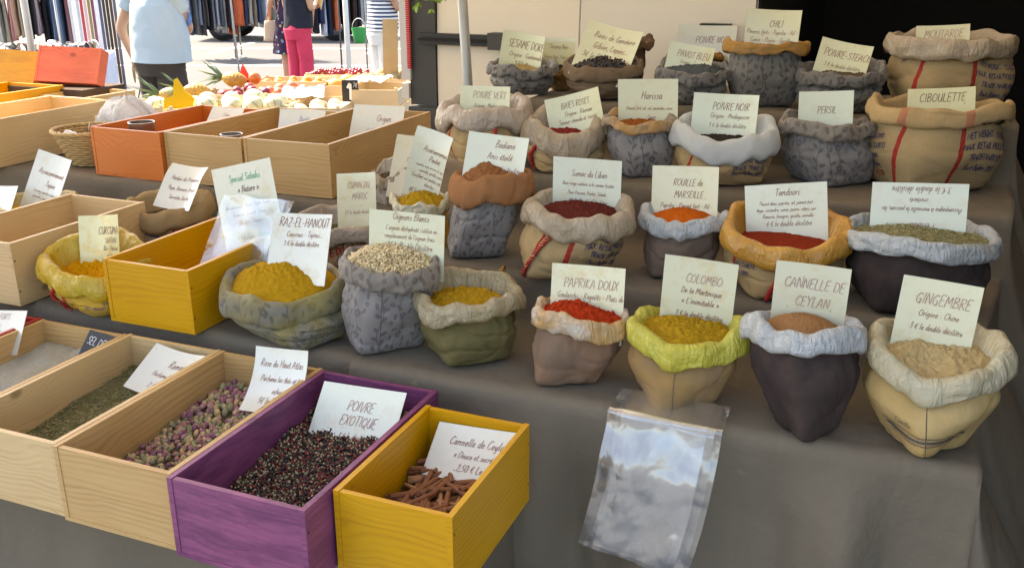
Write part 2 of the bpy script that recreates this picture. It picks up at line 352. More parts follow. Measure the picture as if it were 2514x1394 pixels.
# ---------------------------------------------------------------- a hand-drawn stroke alphabet (advance|stroke|stroke..., points as x,y pairs)
GL = {
'A': '6.6|0,0 3.2,10 6,0|1.2,3.6 5,3.8', 'B': '6.2|.8,0 .8,10|.8,10 4.2,9.6 4.6,7 .9,5.2 5,4.4 5.2,1.2 .8,0', 'C': '6|5.6,8.8 3.4,10 1,7.4 .5,3.6 2,.4 4.2,.2 5.6,1.8',
'D': '6.4|.8,0 .8,10|.4,9.9 4,9.2 5.8,6 4.8,1.6 .6,0', 'E': '5.4|5,9.9 .9,9.8 .7,5.2 .6,.1 4.8,.2|.8,5.2 4,5.3', 'F': '5.2|5,9.9 .8,9.8 .7,0|.8,5.2 4,5.3',
'G': '6.4|5.6,8.8 3.4,10 1,7.4 .5,3.4 2.2,.2 4.6,1 5.2,4.2 3.2,4.3|5.2,4.2 5,-.8', 'H': '6.4|.8,10 .7,0|5.4,10 5.3,0|.8,5 5.4,5.2', 'I': '2.4|1.2,10 1.1,0',
'J': '4.6|3.8,10 3.8,2 2.4,-.2 .5,1.4', 'K': '6|.8,10 .7,0|5,10 .9,4.6 5.4,0', 'L': '5|.9,10 .7,.2 4.8,.2', 'M': '7.6|.4,0 1.4,10 3.6,3.4 6,10 6.8,0',
'N': '6.6|.6,0 1,10 5.2,.2 5.6,10', 'O': '6.8|3.4,10 .8,7.6 .6,3 3,0 5.8,2.4 6,7.4 3.4,10', 'P': '5.8|.9,0 .8,10|.5,9.6 4,9.9 5.2,7.6 3.8,5 .9,4.6',
'Q': '6.8|3.4,10 .8,7.6 .6,3 3,0 5.8,2.4 6,7.4 3.4,10|3.4,2.4 6.4,-1.4', 'R': '6|.8,0 .8,10|.5,9.6 4.2,9.8 4.8,7.2 1,5|1.6,5 5.4,0', 'S': '5.4|4.8,8.8 2.8,10 .9,8 2.4,5.6 4.4,3.6 3.4,.6 .6,.8',
'T': '5.6|.2,9.8 5.6,9.9|2.9,9.9 2.6,0', 'U': '6.4|.8,10 .7,3 2.4,.1 4.6,1.2 5.4,10|5.4,10 5.5,0', 'V': '6|.4,10 2.6,0 5.8,10', 'W': '8|.4,10 1.8,0 4,7 5.6,0 7.8,10',
'X': '6|.6,10 5.2,0|5.4,10 .4,0', 'Y': '5.8|.4,10 2.4,5.6 5.4,10|2.9,5.6 2.2,0', 'Z': '5.6|.6,9.8 5,9.9 .4,.2 5.2,.2',
'a': '4.8|3.9,4.6 2,5.1 .6,2.8 1.2,.3 3,1.2 3.9,4.8|3.9,4.8 3.7,.8 4.8,.6', 'b': '4.6|1,9.6 .8,.4 2.6,.1 4,2.4 2.8,4.8 .9,3.2', 'c': '4|3.6,4.4 2,5.1 .6,2.8 1.4,.2 3.8,1',
'd': '4.8|3.9,4.2 2,5.1 .6,2.6 1.4,.2 3.2,1.2|4.2,9.8 3.8,.8 4.8,.6', 'e': '4.2|.8,2.3 3.4,3.2 2.6,5.1 .8,3.6 .9,.9 2.4,.1 4.2,1.2', 'f': '3.4|3.6,9 2.4,9.6 1.6,6 1.2,-2.6|.3,4.6 3.2,4.8',
'g': '4.8|3.9,4.5 2,5.1 .6,2.8 1.4,.3 3.2,1.4 3.9,4.8|3.9,4.8 3.4,-2.6 1.4,-3.6 .6,-2.2', 'h': '4.8|.9,9.8 .7,0|.8,3 2.6,5 3.7,4 3.6,.6 4.8,.5', 'i': '2.3|1,4.9 .9,.6 2.2,.5|1.3,7.2 1.4,7.8',
'j': '2.4|1.3,4.9 1,-2.4 -.8,-3.4|1.5,7.2 1.6,7.8', 'k': '4.4|.9,9.8 .7,0|3.6,5 .9,2.4 4.2,.3', 'l': '2.4|1.2,9.8 .9,1 2.3,.5', 'm': '7.2|.7,5 .6,0|.7,3 2.3,5 3.2,4 3,0|3.1,3 4.8,5 5.8,4 5.7,.6 7,.5',
'n': '4.9|.7,5 .6,0|.7,3 2.6,5 3.8,4 3.7,.6 4.9,.5', 'o': '4.5|2.3,5 .7,3.4 1,.6 2.6,.1 4,2.2 3.2,4.8 2.3,5 4.4,4.4', 'p': '4.7|.9,5 .5,-3.8|.8,3.4 2.8,5.1 4,3.2 2.8,.3 .8,.8',
'q': '4.7|3.8,4.6 2,5.1 .6,2.8 1.4,.3 3.2,1.2|3.9,5 3.7,-3.8', 'r': '3.6|.8,5 .7,0|.8,2.8 2.2,4.9 3.6,4.7', 's': '3.7|3,4.8 1.2,4.2 2.8,2 2,.1 .3,.6', 't': '3.2|1.6,8 1.2,1 2.2,.1 3.2,.8|.2,5 3,5.2',
'u': '4.8|.7,4.9 .7,1.2 2,.1 3.6,1.6 3.9,4.9|3.9,4.9 3.8,.7 4.8,.5', 'v': '4.2|.5,4.9 1.8,.1 3.6,4.9 4.4,4.4', 'w': '6|.5,4.9 1.6,.1 3,4 4.2,.1 5.6,5', 'x': '4.4|.6,4.9 3.9,.1|3.9,4.9 .4,.1',
'y': '4.6|.6,4.9 1,1.4 2.4,.6 3.8,4.8|3.8,4.8 3,-2.8 .8,-3.4', 'z': '4.2|.5,4.8 3.6,4.9 .4,.2 4,.3',
'0': '5|2.6,9 .7,6.6 .8,2 2.4,0 4.2,2.4 4.2,7 2.6,9', '1': '3.4|.6,7 2.2,9 2,0', '2': '5|.7,7 2.4,9 4.1,7 2.4,3.4 .5,.2 4.6,.3', '3': '5|.7,8 2.8,9 3.9,7 1.8,4.9 4.3,3 3,.2 .5,.8', '4': '5|3,0 3.4,9 .4,3 4.6,3.2',
'5': '5|4.4,9 1.3,8.9 1,5.2 3.4,5.2 4.2,2.4 2.4,.1 .5,.8', '6': '5|3.8,8.8 1.4,6 .7,2.4 2.4,0 4.1,2.2 2.6,4.4 .9,2.8', '7': '5|.6,8.9 4.4,8.9 1.6,0', '8': '5|2.6,4.8 1,7 2.6,9 4,7 2.4,4.8 .7,2.2 2.4,0 4.2,2.2 2.6,4.8', '9': '5|4,6.6 2.2,4.6 .8,6.6 2.6,9 4,6.8 3.4,0',
'.': '2|.8,0 1,.7', ',': '2|1.1,.8 .6,-1.4', ':': '2.6|1,.6 1.1,1.2|1.2,4.2 1.3,4.8', '-': '4|.6,3.8 3.4,4', "'": '1.8|.9,9.6 .6,7.6', '/': '4|0,-.6 3.6,10', '(': '3|2.6,10.4 .8,7 .8,3 2.4,-.6', ')': '3|.6,10.4 2.2,7 2.2,3 .6,-.6',
'€': '5.6|5,7.8 3.2,8.8 1.4,6.4 1.4,2.4 3,.2 5,1.2|.2,5.4 4,5.5|.1,3.6 3.8,3.7', '«': '5|2.2,5 .6,2.8 2.2,.8|4.2,5 2.6,2.8 4.2,.8', '»': '5|.8,5 2.4,2.8 .8,.8|2.8,5 4.4,2.8 2.8,.8', ' ': '3',
}
ACC = {'é': ('e', '2.2,6.2 3.6,8'), 'è': ('e', '1.4,8 2.8,6.2'), 'ê': ('e', '1.2,6.4 2.4,7.8 3.4,6.4'), 'à': ('a', '1.4,8 2.8,6.2'), 'â': ('a', '1.2,6.4 2.4,7.8 3.6,6.4'), 'û': ('u', '1.2,6.4 2.4,7.8 3.6,6.4'), 'ô': ('o', '1.2,6.4 2.4,7.8 3.4,6.4'), 'É': ('E', '2.2,11 3.8,12.6')}
for k_, (b_, a_) in ACC.items(): GL[k_] = GL[b_] + '|' + a_
def text_ribbons(txt, size, slant=.22, wt=.75, squeeze=.86, jit=.0, bold=0.):
    """quads of a stroke text: list of 4-point lists, centred on x, baseline y=0, capital height = size"""
    k = size / 10; x = 0; quads = []; rnd = random.Random(len(txt) * 31 + int(size * 1e5))
    for ch in txt:
        g = GL.get(ch)
        if g is None: continue
        parts = g.split('|'); adv = float(parts[0])
        dy = rnd.uniform(-1, 1) * jit; ds = 1 + rnd.uniform(-.05, .05) * (1 if jit else 0)
        for st in parts[1:]:
            pts = [tuple(map(float, q.split(','))) for q in st.split()]
            sm = catmull([(a, b, 0) for a, b in pts], 4) if (len(pts) > 2 and not bold) else [Vector((a, b, 0)) for a, b in pts]
            P = [Vector(((x + p.x * squeeze * ds + (p.y + dy) * slant) * k, (p.y * ds + dy) * k)) for p in sm]
            L = len(P); hw = wt * k / 2; prev = None
            for i in range(L):
                t = (P[min(i + 1, L - 1)] - P[max(i - 1, 0)])
                if t.length < 1e-9: continue
                t.normalize(); nn = Vector((-t.y, t.x))
                w = hw * (1.15 - .35 * (i / max(1, L - 1))) if not bold else hw
                a = P[i] + nn * w; b = P[i] - nn * w
                if i == 0: a = a - t * w * .5; b = b - t * w * .5
                if i == L - 1: a = a + t * w * .5; b = b + t * w * .5
                if prev: quads.append((prev[0], prev[1], b, a))
                prev = (a, b)
        x += adv * squeeze + .5
    W = x * k
    return [[Vector((p.x - W / 2, p.y)) for p in q] for q in quads], W
def drape_text(mb, txt, size, fn, cx=0., cy=0., rot=0., maxw=None, m=0, **kw):
    """adds ribbons to mb, each 2-D point sent through fn(x, y) -> 3-D"""
    q, W = text_ribbons(txt, size, **kw)
    s = min(1., maxw / W) if maxw else 1.
    c, sn = math.cos(rot), math.sin(rot)
    for quad in q:
        ids = []
        for p in quad:
            x = p.x * s; y = p.y * (1 if s > .8 else lerp(s, 1, .6))
            ids.append(mb.vert(fn(cx + x * c - y * sn, cy + x * sn + y * c)))
        mb.face(tuple(ids), m)
SP={
 'raz':(-1.232,1.666,0.850,0.153,0.130,0.126,4.427,0.063,0.058),
 'oig':(-0.958,1.675,0.850,0.118,0.101,0.206,1.762,0.046,-0.031),
 'green':(-0.783,1.684,0.850,0.120,0.102,0.160,3.936,0.050,-0.001),
 'pap':(-0.521,1.661,0.850,0.102,0.087,0.146,-5.791,0.042,-0.026),
 'col':(-0.313,1.667,0.850,0.117,0.099,0.157,0.768,0.052,-0.008),
 'can':(-0.097,1.641,0.850,0.109,0.093,0.202,-1.513,0.048,0.023),
 'gin':(0.124,1.666,0.850,0.120,0.102,0.186,7.770,0.050,-0.001),
 'curc':(-1.768,1.638,0.850,0.136,0.116,0.139,10.535,0.059,0.025),
 'herb':(-1.929,2.081,0.970,0.140,0.119,0.036,2.327,0.067,0.000),
 'taj':(-2.434,2.055,0.970,0.146,0.124,-0.013,0.964,0.059,0.000),
 'cum':(-1.338,2.068,0.970,0.136,0.116,0.037,0.139,0.051,0.000),
 'ech':(-1.329,2.343,0.970,0.060,0.051,0.117,16.000,0.034,0.000),
 'pou':(-1.095,2.079,0.970,0.081,0.069,0.110,3.909,0.032,0.000),
 'bad':(-0.870,2.019,0.970,0.103,0.088,0.207,-0.913,0.075,-0.050),
 'sum':(-0.630,1.969,0.970,0.131,0.111,0.172,3.077,0.060,-0.040),
 'rou':(-0.403,2.049,0.970,0.101,0.086,0.148,2.089,0.041,-0.016),
 'tan':(-0.180,2.031,0.970,0.140,0.119,0.157,7.794,0.055,0.000),
 'fen':(0.090,2.040,0.970,0.152,0.129,0.162,-3.564,0.042,0.000),
 'pv':(-1.053,2.396,1.120,0.133,0.113,0.165,4.773,0.066,0.000),
 'br':(-0.813,2.387,1.120,0.121,0.103,0.141,11.801,0.074,0.000),
 'har':(-0.609,2.389,1.120,0.094,0.080,0.152,2.675,0.027,0.017),
 'pnw':(-0.384,2.393,1.120,0.137,0.116,0.153,5.539,0.066,-0.003),
 'per':(-0.146,2.485,1.120,0.117,0.100,0.158,-1.574,0.042,0.022),
 'cib':(0.109,2.533,1.120,0.167,0.142,0.208,-0.636,0.047,-0.017),
 'ses':(-1.058,2.698,1.270,0.108,0.092,0.101,5.771,0.037,0.000),
 'sno':(-0.975,2.822,1.270,0.058,0.049,0.087,13.206,0.026,0.000),
 'gen':(-0.803,2.704,1.270,0.116,0.099,0.103,5.551,0.042,0.000),
 'brn':(-0.770,2.895,1.270,0.062,0.052,0.159,9.651,0.025,0.000),
 'pav':(-0.533,2.697,1.270,0.107,0.091,0.104,7.063,0.037,0.000),
 'pnb':(-0.574,2.917,1.270,0.093,0.079,0.126,7.809,0.025,0.000),
 'chi':(-0.344,2.745,1.270,0.117,0.099,0.178,0.593,0.034,0.000),
 'ste':(-0.137,2.702,1.270,0.114,0.097,0.121,2.004,0.036,0.000),
 'mou':(0.129,2.800,1.270,0.166,0.141,0.201,4.793,0.054,0.000),
}
SG={
 'ses':(-1.126,2.730,1.457,0.136,0.000,-0.019,-0.016,-0.008,-0.112),
 'sno':(-1.040,2.840,1.430,0.108,0.000,-0.002,-0.001,-0.012,-0.079),
 'gen':(-0.856,2.739,1.488,0.164,0.000,-0.035,-0.024,-0.072,-0.112),
 'pnb':(-0.631,2.930,1.470,0.177,0.000,0.001,0.000,-0.020,-0.087),
 'pav':(-0.609,2.729,1.437,0.129,0.000,-0.018,-0.011,-0.020,-0.080),
 'chi':(-0.405,2.779,1.528,0.147,0.000,-0.004,-0.002,-0.020,-0.091),
 'ste':(-0.195,2.736,1.458,0.133,0.000,-0.023,-0.013,-0.032,-0.075),
 'mou':(0.037,2.849,1.486,0.132,-0.000,0.009,0.003,-0.020,-0.046),
 'pv':(-1.138,2.436,1.321,0.152,0.000,0.003,0.001,-0.012,-0.073),
 'br':(-0.878,2.423,1.294,0.151,0.000,0.044,0.023,-0.015,-0.078),
 'har':(-0.674,2.417,1.361,0.159,0.000,0.008,0.005,0.000,-0.107),
 'pnw':(-0.473,2.433,1.334,0.164,0.000,-0.000,-0.000,-0.020,-0.103),
 'per':(-0.223,2.520,1.337,0.132,0.000,0.010,0.006,-0.020,-0.074),
 'cib':(0.034,2.582,1.348,0.153,0.000,0.014,0.004,-0.020,-0.046),
 'pou':(-1.107,2.103,1.261,0.099,0.000,-0.027,-0.049,-0.002,-0.181),
 'ech':(-1.307,2.360,1.183,0.107,0.000,-0.002,-0.003,-0.057,-0.126),
 'bad':(-0.936,2.049,1.265,0.155,0.000,-0.008,-0.005,-0.032,-0.096),
 'cum':(-1.359,2.109,1.114,0.120,0.000,0.015,0.014,-0.029,-0.108),
 'taj':(-2.417,2.100,1.106,0.129,0.000,-0.026,-0.035,-0.079,-0.176),
 'wht':(-2.565,2.000,1.002,0.152,0.000,0.009,0.004,-0.047,-0.072),
 'herb':(-1.924,2.120,1.099,0.127,0.000,-0.004,-0.004,-0.086,-0.109),
 'spe':(-1.567,1.860,1.157,0.181,0.000,0.046,0.049,-0.032,-0.196),
 'curc':(-1.832,1.679,1.056,0.129,0.000,0.017,0.014,-0.027,-0.107),
 'raz':(-1.275,1.712,1.111,0.157,0.000,0.010,0.007,-0.047,-0.105),
 'oig':(-1.023,1.710,1.145,0.182,-0.000,0.002,0.001,-0.013,-0.096),
 'sum':(-0.707,2.008,1.229,0.163,0.000,0.001,0.001,-0.005,-0.116),
 'rou':(-0.490,2.079,1.211,0.151,0.000,0.008,0.007,-0.020,-0.128),
 'tan':(-0.280,2.073,1.182,0.172,0.000,0.025,0.013,-0.015,-0.093),
 'fen':(-0.017,2.085,1.211,0.185,0.000,0.011,0.006,-0.020,-0.105),
 'pap':(-0.594,1.691,1.079,0.152,0.000,0.006,0.004,-0.022,-0.106),
 'col':(-0.368,1.701,1.121,0.140,0.000,-0.005,-0.005,0.000,-0.132),
 'can':(-0.158,1.673,1.142,0.129,0.000,-0.002,-0.002,0.000,-0.125),
 'gin':(0.057,1.702,1.132,0.129,0.000,-0.008,-0.007,-0.020,-0.109),
 'rose':(-1.167,1.478,0.886,0.129,0.000,0.009,0.007,-0.074,-0.102),
 'exo':(-0.990,1.445,0.854,0.187,0.000,0.007,0.003,-0.089,-0.099),
 'cst':(-0.721,1.420,0.827,0.172,0.000,0.008,0.003,-0.077,-0.058),
 'rom':(-1.440,1.475,0.849,0.130,-0.000,-0.010,-0.004,-0.098,-0.054),
 'sla':(-1.647,1.485,0.853,0.078,0.000,-0.009,-0.006,-0.042,-0.052),
 'ori':(-1.739,2.840,1.182,0.201,0.000,0.004,0.002,-0.052,-0.103),
 'bas':(-2.008,2.780,1.160,0.189,0.000,0.005,0.002,-0.027,-0.071),
 'thy':(-2.302,2.780,1.152,0.139,0.000,-0.001,-0.000,-0.045,-0.050),
 'pim':(-2.691,2.600,1.124,0.125,0.000,0.003,0.001,-0.007,-0.042),
 'for':(-1.966,1.450,0.869,0.175,0.000,0.021,0.006,-0.032,-0.050),
}
for k_ in ('herb', 'taj', 'cum', 'ech', 'pou'):
    q_ = list(SP[k_]); q_[2] -= .12; q_[5] += .12; SP[k_] = tuple(q_)
# ---------------------------------------------------------------- sacks
def sack(key, label, body, cuff, powder=None, mound=.03, drop=.3, bs=.84, belly=1.04, c0=-25, corner=.16, wr=1., cw=1., dyb=0., lump=.006, bp=.5, thick=1.5, scoop=None,
         group=None, prints=None, pmat=None, braid=None, ry=None, stuff=None, seam=None, ch=None, edge_wave=1., sag=0.):
    X, Y, zt, rx, ry0, zr, tilt, ch0, dx = SP[key]
    ry = ry or ry0; ch = (ch or ch0) * .92; seed = (sum(map(ord, key)) * 1.37) % 97
    root = empty('spice_sack', (X, Y, zt), label, 'sack', group)
    pc = math.atan2(-Y, -X)                                # the side that faces the customer
    tt = math.tan(R(tilt)); kk = max(.7, min(1.25, ch / .05))
    def rimz(a):
        return zr + tt * ry * math.sin(a) + edge_wave * (.022 * nz(math.cos(a) * 1.1, math.sin(a) * 1.1, seed) + .010 * nz(math.cos(a) * 3.2, math.sin(a) * 3.2, seed + 5)) - sag * max(0, math.cos(a - pc)) ** 3
    def rimr(a): return 1 + .07 * nz(math.cos(a) * 1.2, math.sin(a) * 1.2, seed + 9) + .035 * nz(math.cos(a) * 2.8, math.sin(a) * 2.8, seed + 12)
    f0 = pc + R(c0)
    def body_pt(a, s, push=0.):
        zn = max(.03, rimz(a) - ch * .72)
        k = lerp(bs, belly, lerp(min(1, s / bp), sst(0, bp, s), .5)); k = lerp(k, .95, sst(bp, 1, s))
        p = lerp(1.16, 2., sst(.0, .95, s) ** .8)
        ca, sa = abs(math.cos(a - f0)), abs(math.sin(a - f0))
        g = (ca ** p + sa ** p) ** (-1 / p)
        g *= 1 + corner * (1 - s) ** 1.6 * max(0, math.cos(a - f0)) ** 8
        if s < .16: g *= lerp(.80, 1, math.sqrt(max(0, 1 - (1 - s / .16) ** 2)))
        n1 = .008 * fbm(math.cos(a) * 1.0, math.sin(a) * 1.1, s * .9 + seed, 2)
        cre = max(0, 1 - abs(nz(math.cos(a + s * .5) * 2.6, math.sin(a + s * .5) * 2.6, s * 1.1 + seed + 20)) * 3.4) ** 2
        cre2 = max(0, 1 - abs(nz(a * .9 + s * 1.8, s * 2.4 - a * .4, seed + 31)) * 4.5) ** 2
        gat = nz(math.cos(a) * 4.2, math.sin(a) * 4.2, seed + s * .5) * sst(.55, 1, s)
        n1 += wr * (-.003 * cre * sst(.0, .5, s) - .005 * cre2 + .005 * gat)
        n1 -= wr * .0022 * max(0, 1 - abs(nz(math.cos(a + s) * 4.2, math.sin(a + s) * 4.2, s * 2.2 + seed + 77)) * 6) * sst(.05, .3, s)
        n1 += push
        q = 1 - s
        return Vector(((rx - .014) * math.cos(a) * k * g + dx * q + n1 * math.cos(a), (ry - .014) * math.sin(a) * k * g + dyb * q + n1 * math.sin(a), zn * s + .0015))
    mb = MB(); nu, nv = 120, 32
    mb.grid(lambda u, v: body_pt(pc - PI + 2 * PI * u, v), nu, nv, False, 0, lambda u, v: ((u - .5) * 2 * PI * rx, v * zr))
    b = mb.vert((dx, dyb, .001))
    for i in range(nu): mb.face((i + 1, i, b))
    mb.build('sack_body', body, root)
    # the turned-down collar
    prof = catmull([(-.020 - .004 * thick, -.66, 0), (-.006 * thick, -1.0, 0), (.000, -.86, 0), (.000, -.5, 0), (-.003 * thick, -.16, 0), (-.0085 * thick, 0, 0), (-.015 * thick, -.10, 0), (-.019 * thick, -.45, 0), (-.022 * thick - .006, -1.0, 0), (-.05, -1.4, 0)], 3)
    PN = len(prof) - 1
    def cuff_pt(a, t):
        q = prof[min(PN, int(round(t * PN)))]
        h = ch * (1 + .30 * nz(math.cos(a) * 1.4, math.sin(a) * 1.4, seed + 40) + .12 * nz(math.cos(a) * 5, math.sin(a) * 5, seed + 44))
        out = sst(.0, .12, t) * (1 - sst(.55, .75, t))
        d = cw * (.008 * fbm(math.cos(a) * 1.5, math.sin(a) * 1.5, t * .5 + seed + 50, 2) - .0045 * abs(nz(a * 2.2 + t * 2.6, t * 2.2 - a * .9, seed + 57)) - .0035 * abs(nz(a * 5.4 - t * 6.0, t * 3.6 + a, seed + 59)) * out + .002 * nz(a * 3, t * 5, seed + 63) * out)
        cre = max(0, 1 - abs(nz(a * 1.7 + t * 2.2, a * .6 - t * 1.5, seed + 61)) * 5) ** 2
        d -= cw * .004 * cre * out; d += cw * .004
        r = rimr(a); off = q.x * kk + d * (.35 + .65 * out)
        return Vector(((rx * r + off) * math.cos(a), (ry * r + off) * math.sin(a), rimz(a) + q.y * h + .004 * cw * nz(a * 3, t * 3, seed + 70) * out))
    mc = MB()
    mc.grid(lambda u, v: cuff_pt(pc - PI + 2 * PI * u, v), 128, PN, False, 0, lambda u, v: ((u - .5) * 2 * PI * rx, v * ch * 3.2))
    mc.build('turned_down_collar', cuff, root)
    # the spice
    Ri = rx - .011 * kk * thick; Rj = ry - .011 * kk * thick
    def top(x, y):
        r2 = (x / Ri) ** 2 + (y / Rj) ** 2
        return zr - ch * drop + tt * y + mound * (1 - r2) + lump * (-.5 + 1.0 * abs(fbm(x * 34 + seed, y * 34, 0, 3)) + .9 * abs(nz(x * 95, y * 95, seed)) + .35 * nz(x * 210, y * 210, seed)) + .007 * nz(x * 13, y * 13, seed) * min(1, lump / .005) - (0 if not scoop else scoop[3] * max(0, 1 - math.hypot(x - scoop[0], y - scoop[1]) / scoop[2]) ** .7)
    if powder is not None:
        mp = MB()
        def pf(u, v):
            a = 2 * PI * u; x = Ri * v * math.cos(a); y = Rj * v * math.sin(a); return (x, y, top(x, y))
        mp.grid(pf, 110, 44, True); mp.build('spice', powder, root)
    if stuff:
        st = MB(); stuff(st, Ri, Rj, top, random.Random(int(seed * 10)))
        tag(st.build('spice_pieces', stuff.mats, root, smooth=stuff.smooth), kind='stuff')
    def skin(x, y, push=.0016):
        a = pc + x / rx; zn = max(.05, zr - ch * .72)
        return body_pt(a, max(.02, min(1, y / zn)), push)
    if prints:
        pm = MB()
        for (txt, size, u, vf, rot, mi, wt) in prints:
            drape_text(pm, txt, size, skin, u, vf * zr, R(rot), None, mi, slant=.0, wt=wt, squeeze=1.0, bold=1.)
        pm.build('printed_lettering', pmat, root)
    if seam is not None:
        sm2 = MB(); sm2.grid(lambda u, v: body_pt(pc + seam / rx + (u - .5) * .0014 / rx + .10 * (1 - v), .03 + .96 * v, .0006), 1, 40); sm2.build('seam', M_SEAM, root)
    if braid is not None:
        for k, mt in enumerate((M_BRAID_RED, M_BRAID_CREAM)):
            bm = MB(); pts = []
            for i in range(230):
                s = .98 - i / 229 * .96
                p0 = body_pt(pc + braid / rx + .25 * (1 - s) * (-1), s, .006); ph = i * .62 + k * PI
                rad = Vector((p0.x, p0.y, 0)).normalized(); tan = Vector((-rad.y, rad.x, 0))
                pts.append(p0 + rad * math.sin(ph) * .0018 + tan * math.cos(ph) * .0028)
            bm.tube(pts, .0034 if k == 0 else .0024, 5); bm.build('braided_seam', mt, root)
    return root, top, body_pt
class PieceMaker:
    smooth = True
    def __init__(s, fn, mats, smooth=True): s.fn = fn; s.mats = mats; s.smooth = smooth
    def __call__(s, *a): s.fn(*a)
def rnd_in(rnd):
    while 1:
        x, y = rnd.uniform(-1, 1), rnd.uniform(-1, 1)
        if x * x + y * y < .97: return x, y
def flakes(mb, Ri, Rj, top, rnd):
    for _ in range(4200):
        x, y = rnd_in(rnd); x *= Ri; y *= Rj; z = top(x, y) + rnd.uniform(-.001, .004)
        L = rnd.uniform(.003, .0065); w = rnd.uniform(.0011, .002); a = rnd.uniform(0, PI); tl = rnd.uniform(-.7, .7); c = rnd.uniform(.001, .003)
        d = Vector((math.cos(a) * math.cos(tl), math.sin(a) * math.cos(tl), math.sin(tl))); s = Vector((-math.sin(a), math.cos(a), rnd.uniform(-.5, .5)))
        P = Vector((x, y, z)); up = Vector((0, 0, c)); m = rnd.randrange(2)
        i = [mb.vert(P - d * L + s * w), mb.vert(P - d * L - s * w), mb.vert(P + s * w + up), mb.vert(P - s * w + up), mb.vert(P + d * L + s * w), mb.vert(P + d * L - s * w)]
        mb.face((i[0], i[1], i[3], i[2]), m); mb.face((i[2], i[3], i[5], i[4]), m)
def seeds(L=.0045, w=.0011, count=2600, zspread=.003):
    def f(mb, Ri, Rj, top, rnd):
        for _ in range(count):
            x, y = rnd_in(rnd); x *= Ri; y *= Rj; P = Vector((x, y, top(x, y) + rnd.uniform(0, zspread)))
            a = rnd.uniform(0, PI); tl = rnd.uniform(-.4, .4); l = L * rnd.uniform(.7, 1.2)
            d = Vector((math.cos(a) * math.cos(tl), math.sin(a) * math.cos(tl), math.sin(tl))); s = d.orthogonal().normalized(); t = d.cross(s)
            A = mb.vert(P - d * l); B = mb.vert(P + d * l); m = rnd.randrange(3)
            ring = [mb.vert(P + (s * math.cos(k * PI / 2) + t * math.sin(k * PI / 2)) * w) for k in range(4)]
            for k in range(4): mb.face((A, ring[(k + 1) % 4], ring[k]), m); mb.face((B, ring[k], ring[(k + 1) % 4]), m)
    return f
def beads(r, count, nm, zs=.003):
    def f(mb, Ri, Rj, top, rnd):
        for _ in range(count):
            x, y = rnd_in(rnd); x *= Ri; y *= Rj
            mb.ball((x, y, top(x, y) + rnd.uniform(0, zs)), r * rnd.uniform(.8, 1.15), 6, 4, (1, 1, 1), rnd.randrange(nm))
    return f
# ---------------------------------------------------------------- price cards
def card(key, label, lines, mat=None, bend=.006, ext=.045, ink=None, flip=False, curl=0., tb=0., group=None, name='price_card'):
    v = SG[key]; TL = Vector(v[0:3]); U = Vector(v[3:6]); V = Vector(v[6:9])
    w = U.length; h = V.length; n = -(U.cross(V)).normalized()
    b1 = 1 + ext / h
    base = TL + U * .5 + V * b1
    def P(a, b, push=0.):
        c = (2 * a - 1)
        o = bend * c * c + curl * max(0, .35 - b) ** 2 * 4 + tb * (b - .5) ** 2
        return TL + U * a + V * b + n * (o + push) - base
    seed = sum(map(ord, key)) % 23
    mat = mat or m_card(seed=float(seed))
    mb = MB(); th = .0009
    uvf = lambda u, q: (u * w + seed, q * b1 * h)
    mb.grid(lambda u, q: P(u, q * b1, th / 2), 14, 12, uvf=uvf, flip=True)
    mb.grid(lambda u, q: P(u, q * b1, -th / 2), 14, 12, uvf=uvf)
    for (fa, na) in ((lambda t: (t, 0), 14), (lambda t: (1, t * b1), 12), (lambda t: (1 - t, b1), 14), (lambda t: (0, (1 - t) * b1), 12)):
        mb.grid(lambda u, q: P(*fa(u), th / 2 - q * th), na, 1, uvf=lambda u, q: (u * w, q * .01))
    o = mb.build(name, mat, None, loc=base); tag(o, label, 'sign', group)
    groups = {}
    for ln in lines: groups.setdefault(ln[4] if len(ln) > 4 else 'ink', []).append(ln)
    for col, lns in groups.items():
        tm = MB()
        for ln in lns:
            txt, size, ax, by = ln[:4]; caps = txt.upper() == txt
            def fn(x, y):
                a = x / w; b = -y / h
                if flip: a, b = 1 - a, 1 - b
                a = max(.01, min(.99, a)); return P(a, b, .0014)
            drape_text(tm, txt, size * h, fn, ax * w, -by * h, 0, .94 * w * min(1, 2 * min(ax, 1 - ax) + .08), slant=.22 if not caps else .16, wt=(.72 if size > .1 else .85), squeeze=.82, jit=.25)
        tm.build('lettering', ink or INKS[col], o)
    return o
# ---------------------------------------------------------------- ground
def m_asphalt():
    n = N('asphalt'); c = n.coord()
    f = n.noise(c, 220, 3, .7); g = n.noise(c, .8, 4, .6); k = n.noise(c, 6, 4)
    colr = n.mix(f, (.040, .042, .047), (.075, .076, .082)); colr = n.mix(n.ramp(g, [(.35, 0.), (.7, .5)]), colr, (.085, .086, .090))
    colr = n.mix(n.ramp(k, [(.55, 0.), (.75, .3)]), colr, (.03, .03, .031))
    return n.fin(colr, .9, f, .5, .004)
g = MB(); g.grid(lambda u, v: (lerp(-90, 60, u), lerp(-30, 110, v), 0), 4, 4)
tag(g.build('ground', m_asphalt(), smooth=False), kind='structure')
M_PAINT = m_plain((.75, .75, .73), .7, var=.2, scale=30.)
def bay_line(p, q, w=.12):
    p, q = Vector((*p, 0)), Vector((*q, 0)); t = (q - p).normalized(); s = Vector((-t.y, t.x, 0)) * w / 2
    o = MB(); o.box(0, (q - p).length, -w / 2, w / 2, .001, .005); ob = o.build('parking_bay_line', M_PAINT, None, False, loc=p, rot=(0, 0, math.atan2(t.y, t.x)))
    return tag(ob, kind='structure')
